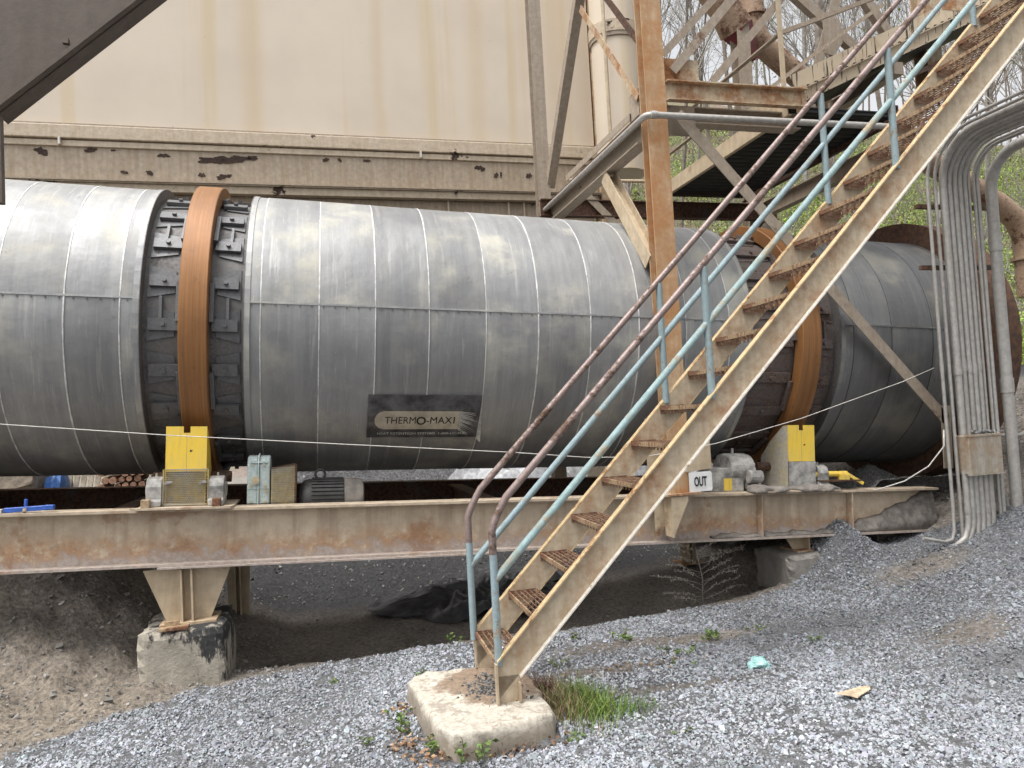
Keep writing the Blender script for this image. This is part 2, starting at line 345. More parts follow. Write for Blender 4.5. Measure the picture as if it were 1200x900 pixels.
# ------------------------------------------------------------------ ground: one sheet, heights from the lie of the yard
def sst(a, b, x):
    t = np.clip((x-a)/(b-a), 0, 1); return t*t*(3-2*t)
def hnoise(x, y):
    return (np.sin(x*1.7+y*.9)*.5+np.sin(x*3.9-y*2.7+1)*.3+np.sin(x*7.3+y*6.1+2)*.15+np.sin(-x*13.1+y*11.7)*.08)
BX = np.array([-99, 2., 3., 4.5, 5.2, 5.85, 6.45, 7.2, 8.5, 12, 30, 99]); BH = np.array([0, 0, .03, .14, .28, .43, .68, 1.05, 1.5, 2.0, 2.6, 3.])
def hill_y0(x): return np.interp(x, [-20, 2, 6, 9, 14, 40], [40, 30, 20, 15.5, 13, 9])
def gz(x, y):
    x = np.asarray(x, float); y = np.asarray(y, float)
    z = np.full(np.broadcast(x, y).shape, -.13)
    fy = np.clip((y-1.2)/4.0, .12, 1.15)
    z = z+np.interp(x, BX, BH)*fy
    z = z-.30*sst(-1.2, -.2, x)*sst(6.1, 4.6, x)*sst(6.15, 7.1, y)*sst(10.6, 9.2, y)
    z = z+.85*sst(-.95, -2.5, x)*sst(5.5, 7.3, y)*sst(11, 9, y)
    z = z-.10*sst(-1.0, -2.4, x)*sst(5.6, 4.6, y)*sst(2, 4, y)
    z = z+.46*np.exp(-(((x-4.86)/.34)**2+((y-6.34)/.30)**2))
    z = z+.07*sst(-.5, -1.3, x)*sst(5.3, 6., y)*sst(9, 8, y)*np.abs(hnoise(x*3.3+y, y*2.9-x))*1.6
    z = z+.45*sst(9.2, 11., y)*sst(6, 3, x)*sst(13, 11.3, y)
    h = np.maximum(0, y-hill_y0(x)); z = z+np.minimum(h, 110)*np.interp(x/np.maximum(y, 1), [.2, .5, .9, 1.2], [.52, .50, .46, .44])*sst(0, 4, h)
    return z+.022*hnoise(x, y)*np.clip(1+.03*np.abs(y), 1, 6)
def gravel_amount(x, y):
    """1 = crushed stone, 0 = bare dirt"""
    edge = np.interp(x, [-3, -2.0, -1.35, -.6, .3, 1.1, 1.8, 2.5, 3.4, 4.2, 4.7, 5.6, 6.5, 9], [4.4, 5.15, 5.65, 6.05, 6.2, 6.2, 6.15, 6.3, 6.1, 6.15, 6.5, 6.3, 5.6, 5.2])
    n = .16*hnoise(x*1.3, y*1.3)
    g = sst(.10, -.08, y-edge-n*.7)
    for cx, cy, a, b in ((2.35, 5.55, .75, .16), (3.0, 5.45, .4, .12), (2.25, 4.62, .62, .07), (4.55, 4.5, .4, .22), (1.9, 5.1, .4, .1), (5.2, 5.6, .5, .2)):
        g = g*(1-.85*np.exp(-(((x-cx)/a)**2+((y-cy+.1*(x-cx))/b)**2)**2))
    return np.clip(g, 0, 1)
def axis(lo, a, b, hi, fine, grow):
    v = list(np.arange(a, b, fine)); s = fine; q = b
    while q < hi: v.append(q); s *= grow; q += s
    s = fine*grow; q = a-s; 
    while q > lo: v.insert(0, q); s *= grow; q -= s
    return np.array([lo]+v+[hi])
gxs = axis(-220, -4, 9, 260, .06, 1.09); gys = axis(-60, 2.2, 10.5, 260, .06, 1.09)
GX, GY = np.meshgrid(gxs, gys); GZ = gz(GX, GY)
near = (np.abs(GX-2.5) < 7) & (GY > 2) & (GY < 10.6)
GZ = GZ+near*rng.normal(0, .006, GZ.shape)
g = gravel_amount(GX, GY)[..., None]
dirt = np.array([.20, .175, .15])*(1+.25*hnoise(GX*2, GY*2))[..., None]
tan = np.array([.23, .195, .155]); bl = (sst(-.6, -1.6, GX)*sst(7.0, 5.6, GY))[..., None]; dirt = dirt*(1-bl)+tan*bl
grit = np.array([.125, .127, .132])*(1+.15*hnoise(GX*1.1, GY*1.7))[..., None]  # grit darkened under the chips: shade of the gaps put into its colour
col = dirt*(1-g)+grit*g
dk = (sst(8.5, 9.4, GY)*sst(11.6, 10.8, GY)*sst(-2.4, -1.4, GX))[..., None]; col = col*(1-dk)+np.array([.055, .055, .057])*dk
yard = sst(10.8, 12.5, GY)[..., None]; yc = np.array([.20, .185, .165]); col = col*(1-yard)+yc*yard
hm = sst(-2, 3, GY-hill_y0(GX))[..., None]
litter = np.array([.15, .125, .075])+np.array([-.03, .03, -.02])*hnoise(GX*.35, GY*.4)[..., None]; col = col*(1-hm)+np.clip(litter, .02, 1)*hm
nx, ny = len(gxs), len(gys); ii = np.arange(nx*ny).reshape(ny, nx)
F = np.stack([ii[:-1, :-1], ii[:-1, 1:], ii[1:, 1:], ii[1:, :-1]], -1).reshape(-1, 4)
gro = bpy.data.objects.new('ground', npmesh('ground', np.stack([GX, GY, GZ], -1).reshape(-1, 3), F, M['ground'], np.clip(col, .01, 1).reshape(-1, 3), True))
C.objects.link(gro); gro['kind'] = 'structure'
def g1(x, y): return float(gz(x, y))

# crushed stone: tens of thousands of angular chips
CUBE = np.array([(a, b, c) for a in (-1, 1) for b in (-1, 1) for c in (-1, 1)], float)
CF = np.array([(0,1,3,2),(4,6,7,5),(0,4,5,1),(2,3,7,6),(0,2,6,4),(1,5,7,3)])
def rocks(name, P, size, cols, flat=.6):
    n = len(P); V = CUBE[None]*(1+rng.uniform(-.55, .2, (n, 8, 3)))*np.array([1, .75, flat])
    a = rng.uniform(0, 2*PI, n); b = rng.normal(0, .45, n); c = rng.normal(0, .45, n)
    def rot(i, j, t, V):
        W = V.copy(); W[..., i] = V[..., i]*np.cos(t)[:, None]-V[..., j]*np.sin(t)[:, None]; W[..., j] = V[..., i]*np.sin(t)[:, None]+V[..., j]*np.cos(t)[:, None]; return W
    V = rot(0, 2, b, V); V = rot(1, 2, c, V); V = rot(0, 1, a, V)
    V = V*np.asarray(size)[:, None, None]/2+P[:, None, :]
    Fq = (CF[None]+8*np.arange(n)[:, None, None]).reshape(-1, 4)
    o = bpy.data.objects.new(name, npmesh(name, V.reshape(-1, 3), Fq, M['stone'], np.repeat(cols, 8, 0)))
    C.objects.link(o); o['kind'] = 'stuff'; return o
def scatter(n, x0, x1, y0, y1, pw=1.):
    x = rng.uniform(x0, x1, n); y = y0+(y1-y0)*rng.uniform(0, 1, n)**pw; return x, y
xs, ys = scatter(230000, -2.6, 9, 2.5, 8.2, 1.35)
inview = (xs > -.62*ys+.2-.3) & (xs < 1.22*ys+.6); xs, ys = xs[inview], ys[inview]
ga = gravel_amount(xs, ys); keep = rng.uniform(0, 1, len(xs)) < ga**1.3*np.clip(.72+.5*hnoise(xs*1.9+3, ys*1.4), .35, 1)
xs, ys = xs[keep], ys[keep]
inpad = (xs > .53) & (xs < 1.3) & (ys > 4.12) & (ys < 5.25); xs, ys = xs[~inpad], ys[~inpad]
sz = rng.uniform(.010, .022, len(xs))*(1+.4*(rng.uniform(0, 1, len(xs)) < .06))
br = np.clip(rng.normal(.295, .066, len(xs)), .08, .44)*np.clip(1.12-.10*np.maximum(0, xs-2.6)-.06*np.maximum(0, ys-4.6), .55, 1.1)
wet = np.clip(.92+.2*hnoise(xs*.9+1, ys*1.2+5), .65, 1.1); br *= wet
def fines(x, y):
    k = np.zeros_like(x)
    for cx, cy, a, b in ((-1.1, 4.55, .55, .16), (1.7, 3.55, .5, .12), (4.35, 3.95, .3, .25), (2.6, 3.1, .35, .1), (3.7, 5.2, .9, .22), (.1, 4.05, .5, .1)): k = np.maximum(k, np.exp(-((((x-cx)/a)**2+((y-cy+.12*(x-cx))/b)**2))))
    return np.clip(k+.25*hnoise(x*3.1, y*4.3)*k, 0, 1)
fk = fines(xs, ys); kp = rng.uniform(0, 1, len(xs)) > .55*fk; xs, ys, sz, br, fk = xs[kp], ys[kp], sz[kp], br[kp], fk[kp]; br = br*(1-.42*fk)*np.where((xs < 2.6) & (ys < 5.3), 1.08, 1)
sz = np.where(rng.uniform(0, 1, len(sz)) < .03*np.clip(1.5+2*hnoise(xs*2, ys*2), 0, 3), sz*1.7, sz)
cols = br[:, None]*np.array([.95, 1.0, 1.09])*(1+rng.normal(0, .03, (len(xs), 3)))
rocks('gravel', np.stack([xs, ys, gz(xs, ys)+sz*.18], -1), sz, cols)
xs, ys = scatter(150000, -2.6, 9, 2.5, 8.6, 1.2)
inview = (xs > -.62*ys-.1) & (xs < 1.22*ys+.6) & (rng.uniform(0, 1, len(xs)) < gravel_amount(xs, ys)) & ~((xs > .53) & (xs < 1.3) & (ys > 4.12) & (ys < 5.25)); xs, ys = xs[inview], ys[inview]
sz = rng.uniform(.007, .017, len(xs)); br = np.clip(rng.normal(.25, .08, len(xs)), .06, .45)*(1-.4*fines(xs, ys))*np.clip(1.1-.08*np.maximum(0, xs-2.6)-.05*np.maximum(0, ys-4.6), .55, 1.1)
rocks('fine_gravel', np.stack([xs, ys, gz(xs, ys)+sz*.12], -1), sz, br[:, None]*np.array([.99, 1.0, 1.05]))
# grit on the bare dirt under the drum and on the bank at the right
xs, ys = scatter(40000, -2.8, 9.5, 4.6, 11.2)
k = rng.uniform(0, 1, len(xs)) < (1-gravel_amount(xs, ys))*np.where(xs < -.4, .8, np.where((xs > 4.3) | (ys > 9.4), .7, .06)); xs, ys = xs[k], ys[k]
sz = .006+.03*rng.uniform(0, 1, len(xs))**3; br = np.clip(rng.normal(.21, .06, len(xs)), .06, .45)
rocks('loose_grit', np.stack([xs, ys, gz(xs, ys)+sz*.15], -1), sz, br[:, None]*np.array([1.04, .98, .9]))

xs, ys = scatter(150, -2.9, -.75, 5.2, 7.6); sz = .02+.06*rng.uniform(0, 1, 150)**3; br = np.clip(rng.normal(.17, .05, 150), .07, .3)
k = gravel_amount(xs, ys) < .3; rocks('clods', np.stack([xs, ys, gz(xs, ys)+sz*.12], -1)[k], sz[k], (br[:, None]*np.array([1.04, .97, .87]))[k])
# ------------------------------------------------------------------ the rotary drum and its frame (both lie on the same slope)
SL = .0532063; O = Vector((0, 7.47868, .869468+CAMZ)); MD = Matrix.Translation(O) @ Matrix.Rotation(SL, 4, 'Y')
def cyl(s, th, r):   # th in degrees, 0 faces the yard, up positive
    a = R_(th); return Vector((s, -math.cos(a)*r, math.sin(a)*r))
def curved(mb, s0, s1, t0, t1, r0, r1, n=24, ns=1):
    """a curved slab between two radii"""
    vs = []
    for i in range(n+1):
        t = t0+(t1-t0)*i/n
        for k in range(ns+1): vs.append(cyl(s0+(s1-s0)*k/ns, t, r1))
    m = ns+1; fs = [(i*m+k, i*m+k+1, (i+1)*m+k+1, (i+1)*m+k) for i in range(n) for k in range(ns)]
    b = len(vs)
    for i in range(n+1):
        t = t0+(t1-t0)*i/n; vs += [cyl(s0, t, r0), cyl(s1, t, r0)]
    for i in range(n):
        fs += [(b+2*i, i*m, (i+1)*m, b+2*i+2), (i*m+ns, b+2*i+1, b+2*i+3, (i+1)*m+ns)]
    fs += [(b, b+1, ns, 0) if ns == 1 else tuple([b, b+1]+list(range(ns, -1, -1))), tuple([n*m+k for k in range(ns+1)]+[b+2*n+1, b+2*n])]
    return mb.add(vs, fs)
drum = thing('dryer_drum', 'long grey metal-clad rotary drum lying above the rusty beam', 'industrial drum', M=MD)
RJ = 1.3; LAP = 5.6
sections = [(-4.6, -1.29, [-4.15, -3.65, -3.18, -2.72, -2.262, -1.811, -1.43], 'jacket', 'seam'),
            (-.54, 4.03, [-.41, .044, .497, .945, 1.437, 1.906, 2.392, 2.86, 3.33, 3.78], 'jacket', 'seam'),
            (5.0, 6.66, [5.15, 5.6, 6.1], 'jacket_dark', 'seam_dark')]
for s0, s1, seams, jm, sm in sections:
    cuts = [s0]+seams+[s1]
    for i, (a, b) in enumerate(zip(cuts, cuts[1:])):
        rr = RJ+random.uniform(-.002, .002)
        for t0, t1 in ((LAP, LAP+180), (LAP-180, LAP-.25)):
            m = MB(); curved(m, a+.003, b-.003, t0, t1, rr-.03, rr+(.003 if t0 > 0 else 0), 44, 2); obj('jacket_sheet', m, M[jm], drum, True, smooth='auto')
    for q in seams:
        m = MB(); wd = random.uniform(.003, .0065)
        for k in range(48):
            curved(m, q-wd*random.uniform(.6, 1.2), q+wd*random.uniform(.6, 1.2), k*7.5, k*7.5+7.5, RJ-.01, RJ+.005, 2)
        obj('ring_seam', m, M[sm], drum, True)
    m = MB(); curved(m, s0, s1, LAP-.5, LAP+.18, RJ-.01, RJ+.006, 2); obj('lap_seam', m, M[jm], drum, True)
    m = MB(); q = s0+.06
    while q < s1:
        c = cyl(q, LAP-1.0, RJ+.004); m.box(c, (.010, .006, .010)); q += .093
    o = obj('rivet', m, M['shell'], drum, True); o['kind'] = 'stuff'
    for q, dr in ((s0, 1), (s1, -1)):                     # rolled end of the cladding
        m = MB()
        for k in range(72): curved(m, *sorted((q, q+dr*.006)), k*5, k*5+5, 1.19, RJ+.012, 1)
        obj('end_ring', m, M['shell'], drum, True)
        m = MB()
        for k in range(72): curved(m, *sorted((q+dr*.006, q+dr*.05)), k*5, k*5+5, RJ-.01, RJ+.009, 1)
        obj('end_band', m, M[jm], drum, True)
m = MB(); curved(m, -4.6, 7.0, 0, 360, 1.1, 1.2, 72, 8); obj('shell', m, M['shell'], drum, True, smooth='auto')
# tires, and the rows of clamped pads on both sides of each
def bolt_mb(c, s=.019):
    m = MB(); n = 6; vs = []
    for k in range(n): vs.append(Vector((c[0]+s*math.cos(k*PI/3), c[1], c[2]+s*math.sin(k*PI/3))))
    return m.poly(vs, .018)
NP = 22
for zi, (e0, e1, tc, pm, shm) in enumerate(((-1.29, -.54, -.903, 'pad', 'shell'), (4.03, 5.0, 4.635, 'pad_b', 'shell_b'))):
    m = MB(); n = 120; hw = .104
    ringp = [(-hw, 1.235), (hw, 1.235), (hw, 1.358), (hw-.006, 1.364), (-hw+.006, 1.364), (-hw, 1.358)]
    vs = [cyl(tc+a, k*3, r) for k in range(n) for a, r in ringp]; q = len(ringp)
    m.add(vs, [(k*q+i, k*q+(i+1) % q, ((k+1) % n)*q+(i+1) % q, ((k+1) % n)*q+i) for k in range(n) for i in range(q)])
    obj('tire', m, M['tire'], drum, True, smooth='auto', label='broad rust-orange steel tire ring')
    if zi: 
        m = MB(); curved(m, e0+.01, e1-.01, 0, 360, 1.19, 1.205, 72, 1); obj('shell_band', m, M['shell_b'], drum, True)
    for side in (-1, 1):
        # local frame: x along the drum away from the tire, z round the drum, y out
        def PT(x, t, r): return cyl(tc+side*(hw+x), t, r)
        wide = (tc-hw-e0 if side < 0 else e1-tc-hw)
        for i in range(NP):
            t = 13.4+i*360/NP; t0 = random.uniform(-.8, .8); x1 = wide-.03
            m = MB(); z1 = 5.6; up = random.choice((1, -1)); 
            pl = [PT(.05, t-z1*.8, 1.2), PT(x1, t-z1*1.15, 1.2), PT(x1, t+z1*1.15, 1.2), PT(.05, t+z1*.8, 1.2)]
            po = [cyl(p.x, tt, 1.213) for p, tt in zip(pl, (t-z1*.8, t-z1*1.15, t+z1*1.15, t+z1*.8))]
            fs = [(0,1,2,3),(4,5,6,7),(0,1,5,4),(1,2,6,5),(2,3,7,6),(3,0,4,7)]; m.add(pl+po, fs)
            tb = t+t0; zb = 2.2; xa, xb = .02, x1-.015
            A = [PT(xa, tb-zb, 1.213), PT(xb, tb-zb, 1.213), PT(xb, tb+zb, 1.213), PT(xa, tb+zb, 1.213)]
            B_ = [PT(xa, tb-zb, 1.243), PT(xb, tb-zb, 1.243), PT(xb, tb+zb, 1.243), PT(xa, tb+zb, 1.243)]
            m.add(A+B_, fs); pad = obj('clamp_pad', m, M[pm], drum, True)
            # bolt: hexagon prism standing out of the bar
            m = MB(); vs = []
            for r in (1.243, 1.265):
                for k in range(6): vs.append(PT((xa+xb)/2+.018*math.cos(k*PI/3), tb+math.degrees(.018*math.sin(k*PI/3)/1.25), r))
            m.add(vs, [tuple(range(5, -1, -1)), tuple(range(6, 12))]+[(k, (k+1) % 6, 6+(k+1) % 6, 6+k) for k in range(6)])
            obj('bolt', m, M[pm], pad, True)
            if i % 2 == 1:
                m = MB(); vs = []; t2 = t+360/NP
                for r in (1.225, 1.275):
                    for x, tt in ((.004, t+1), (.036, t+1), (.036, t2-1), (.004, t2-1)): vs.append(PT(x, tt, r))
                m.add(vs, fs); obj('side_stop', m, M[pm], drum, True)
                if i % 4 == 1:
                    m = MB(); vs = []
                    for r in (1.205, 1.238):
                        for x, tt in ((x1*.55, t+2), (x1*.55+.022, t+2), (x1*.55+.022, t2-6), (x1*.55, t2-6)): vs.append(PT(x, tt, r))
                    m.add(vs, fs); obj('locking_key', m, M[pm], drum, True)
# nameplate riveted low on the drum
def wrap(me, s0, th0, scale, r, slant=0.):
    """lays flat lettering (x along, y up) on the drum"""
    for v in me.vertices:
        x, y, z = v.co; p = cyl(s0+x*scale, th0+math.degrees((y+slant*x)*scale/RJ), r+z); v.co = p
    me.update()
def text_mesh(body, ext=0., off=0., shear=0., align='LEFT'):
    cu = bpy.data.curves.new('lettering', 'FONT'); cu.body = body; cu.size = 1; cu.extrude = ext; cu.offset = off; cu.shear = shear; cu.align_x = align; cu.resolution_u = 3
    o = bpy.data.objects.new('lettering', cu); C.objects.link(o); dg = bpy.context.evaluated_depsgraph_get()
    me = bpy.data.meshes.new_from_object(o.evaluated_get(dg)); bpy.data.objects.remove(o); bpy.data.curves.remove(cu); return me
m = MB(); curved(m, .455, 1.43, -47.2, -27.4, RJ, RJ+.014, 10); pl = obj('nameplate', m, M['plate'], drum, True, label='black and champagne plate lettered THERMO-MAX')
m = MB(); vs = [cyl(1.43, -30, RJ+.004), cyl(1.43, -48, RJ+.004), cyl(1.475, -49.6, RJ+.03), cyl(1.44, -30, RJ+.012)]
m.poly(vs, .004); obj('bent_corner', m, M['plate_pale'], pl, True)
m = MB(); pts = []
r0 = 4.3; tm = -38.4; nr = 16; vs = []
for i in range(nr+1):
    q = -1+2*i/nr; t = tm+r0*q; xl = .60-.085*math.sqrt(max(0, 1-q*q)); vs += [cyl(xl, t, RJ+.013), cyl(xl, t, RJ+.0165), cyl(1.25, t, RJ+.0165), cyl(1.25, t, RJ+.013)]
m.add(vs, [(4*i+k, 4*i+k+1, 4*i+k+5, 4*i+k+4) for i in range(nr) for k in range(3)])
obj('pill_panel', m, M['plate_gold'], pl, True)
m = MB()
for i in range(17):                                    # frayed brush-like end of the pill
    t = tm+r0-i*.53; e = 1.385+random.uniform(-.03, .03)-.004*abs(i-5); drop = -.30*i**.8
    vs = [cyl(1.252, t, RJ+.017), cyl(1.252, t-.48, RJ+.017), cyl(e, t-1.0+drop, RJ+.022), cyl(e-.01, t-.72+drop, RJ+.022)]
    m.add(vs, [(0, 1, 2, 3)])
obj('brush_mark', m, M['plate_pale'], pl, True)
for i, (body, s0, th, w_, mt, of) in enumerate((('THERM', .600, -39.8, .268, 'ink', 0), ('O', .872, -40.3, .085, 'ink', .02), ('-MAX', .962, -39.8, .225, 'ink', 0), ('I', 1.20, -39.8, .010, 'ink', 0),
        ('HEAT RETENTION SYSTEMS  1-800-LIC-FUEL', .545, -45.4, .80, 'plate_pale', .01))):
    me = text_mesh(body, 0, of); xs_ = [v.co.x for v in me.vertices]; x0, wd = min(xs_), max(xs_)-min(xs_)
    ysc = {0: .135, 1: .155, 2: .135, 3: .135, 4: .050}[i]
    for v in me.vertices: v.co.x = (v.co.x-x0)*w_/wd/1.; v.co.y *= ysc*.78
    wrap(me, s0, th, 1, RJ+.0195); me.materials.clear(); obj('lettering', me, M[mt], pl, True)

# end housing round the right end of the drum
hsg = thing('drum_end_housing', 'dark rust-brown round housing over the right end of the drum', 'drum housing', M=MD @ Matrix.Translation((6.64, 0, 0)))
m = MB(); curved(m, 0, .34, 0, 360, 1.27, 1.53, 90, 2); obj('rim', m, M['housing'], hsg, True, smooth='auto')
m = MB(); vs = [cyl(.33, k*4, 1.52) for k in range(90)]; vs += [v+Vector((.012, 0, 0)) for v in vs]; m.add(vs, [tuple(range(89, -1, -1)), tuple(range(90, 180))]+[(k, (k+1) % 90, 90+(k+1) % 90, 90+k) for k in range(90)])
obj('end_plate', m, M['housing'], hsg, True)
m = MB()
for k in range(36): c = cyl(.345, k*10, 1.45); m.box(c, (.03, .03, .03))
o = obj('flange_bolt', m, M['housing'], hsg, True); o['kind'] = 'stuff'

# frame: two long beams, cross members, tapered legs on blocks
FR = thing('steel_skid', 'long weathered beige frame of rusty beams carrying the drum', 'steel skid', M=MD)
ZB, ZT = -1.935, -1.500; ZC = (ZB+ZT)/2
for y0, nm, s1 in ((6.30, 'frame', 6.12), (8.66, 'frame', 6.2)):
    m = MB(); m.prof((-5, y0-O.y, ZC), (s1, y0-O.y, ZC), I_(.21, ZT-ZB, .02, .014)); bm_ = obj('long_beam', m, M[nm if y0 < 7 else 'dark_steel'], FR, True)
    if y0 < 7:
        for s_ in (-1.2, -.6, 3.17, 4.1, 5.1): m = MB(); m.b2((s_, -.096+y0-O.y, ZB+.022), (s_+.012, -.01+y0-O.y, ZT-.022)) if s_ > 3 else m.b2((s_, .01+y0-O.y, ZB+.022), (s_+.012, .096+y0-O.y, ZT-.022)); obj('stiffener', m, M['frame'], bm_, True)
for s_ in (-3.2, -1.5, -.3, 1.6, 3.9, 5.3):
    m = MB(); m.prof((s_, 6.32-O.y, ZC), (s_, 8.64-O.y, ZC), I_(.15, .36, .014, .01)); obj('cross_beam', m, M['dark_steel'], FR, True)
m = MB(); m.b2((-1.12, -1.31, ZB-.014), (1.5, -1.06, ZB-.001)); obj('bottom_plate', m, M['frame'], FR, True)
def leg(x0, x1, xb0, xb1, zt, zb, y, webs=True):
    m = MB(); m.poly([(x0, y, zt), (xb0, y, zb), (xb1, y, zb), (x1, y, zt)], .012); lg = obj('leg', m, M['beige'], FR, label='tapered gusset leg under the beam')
    for xs_ in ((xb0+.02, xb1-.17)[0]+.1, xb1-.13):
        m = MB(); m.b2((xs_, y-.10, zb), (xs_+.014, y-.001, zt-.004)); obj('web_plate', m, M['beige'], lg)
    m = MB(); m.b2((xb0-.03, y-.13, zb-.02), (xb1+.05, y+.17, zb)); obj('base_plate', m, M['beige_rusty'], lg)
leg(-1.345, -.70, -1.19, -.865, .715, .315, 6.30)
leg(4.35, 5.0, 4.45, 4.85, .46, .30, 6.42)
leg(-1.05, -.75, -1.0, -.80, .90, -.30, 8.60); leg(4.3, 4.6, 4.35, 4.55, .70, -.2, 8.60)
def block(name, lo, hi, mat, label, cat, rough=.03, n=9):
    bm = bmesh.new(); bmesh.ops.create_cube(bm, size=1); bmesh.ops.subdivide_edges(bm, edges=bm.edges[:], cuts=n, use_grid_fill=True)
    d = [b-a for a, b in zip(lo, hi)]; sd_ = random.random()*10
    for v in bm.verts:
        p = v.co.copy(); e = sum(abs(abs(q)-.5) < 1e-4 for q in p)
        q = Vector((p.x*d[0], p.y*d[1], (p.z+.5)*d[2]))
        if e >= 2: q -= Vector((np.sign(p.x), np.sign(p.y), max(0, np.sign(p.z))))*rough*(.35+.9*abs(math.sin(q.x*13+q.y*17+q.z*23+sd_)))*.6
        q += Vector((math.sin(q.y*9+q.z*12+sd_), math.sin(q.x*10+q.z*9), math.sin(q.x*8+q.y*11+sd_)))*rough*.22; v.co = q
    me = bpy.data.meshes.new(name); bm.to_mesh(me); bm.free(); me.materials.append(mat)
    o = bpy.data.objects.new(name, me); C.objects.link(o); o.location = ((lo[0]+hi[0])/2, (lo[1]+hi[1])/2, lo[2]); return tag(o, label, cat)
block('concrete_block', (-1.36, 6.05, -.30), (-.74, 6.75, .295), M['pier'], 'pale tar-stained concrete block under the tapered leg at left', 'concrete block')
block('concrete_block', (4.25, 6.18, -.1), (4.95, 6.8, .285), M['pier_dusty'], 'dusty grey concrete block half buried in gravel under the beam', 'concrete block')
m = MB(); m.box((-1.12, 6.12, .325), (.10, .03, .05)).box((-1.10, 6.10, .305), (.2, .1, .02)); 
recentre(tag(obj('anchor_clip', m, M['tread']), 'small rusty clip on the corner of the stained concrete block', 'metal clip'))

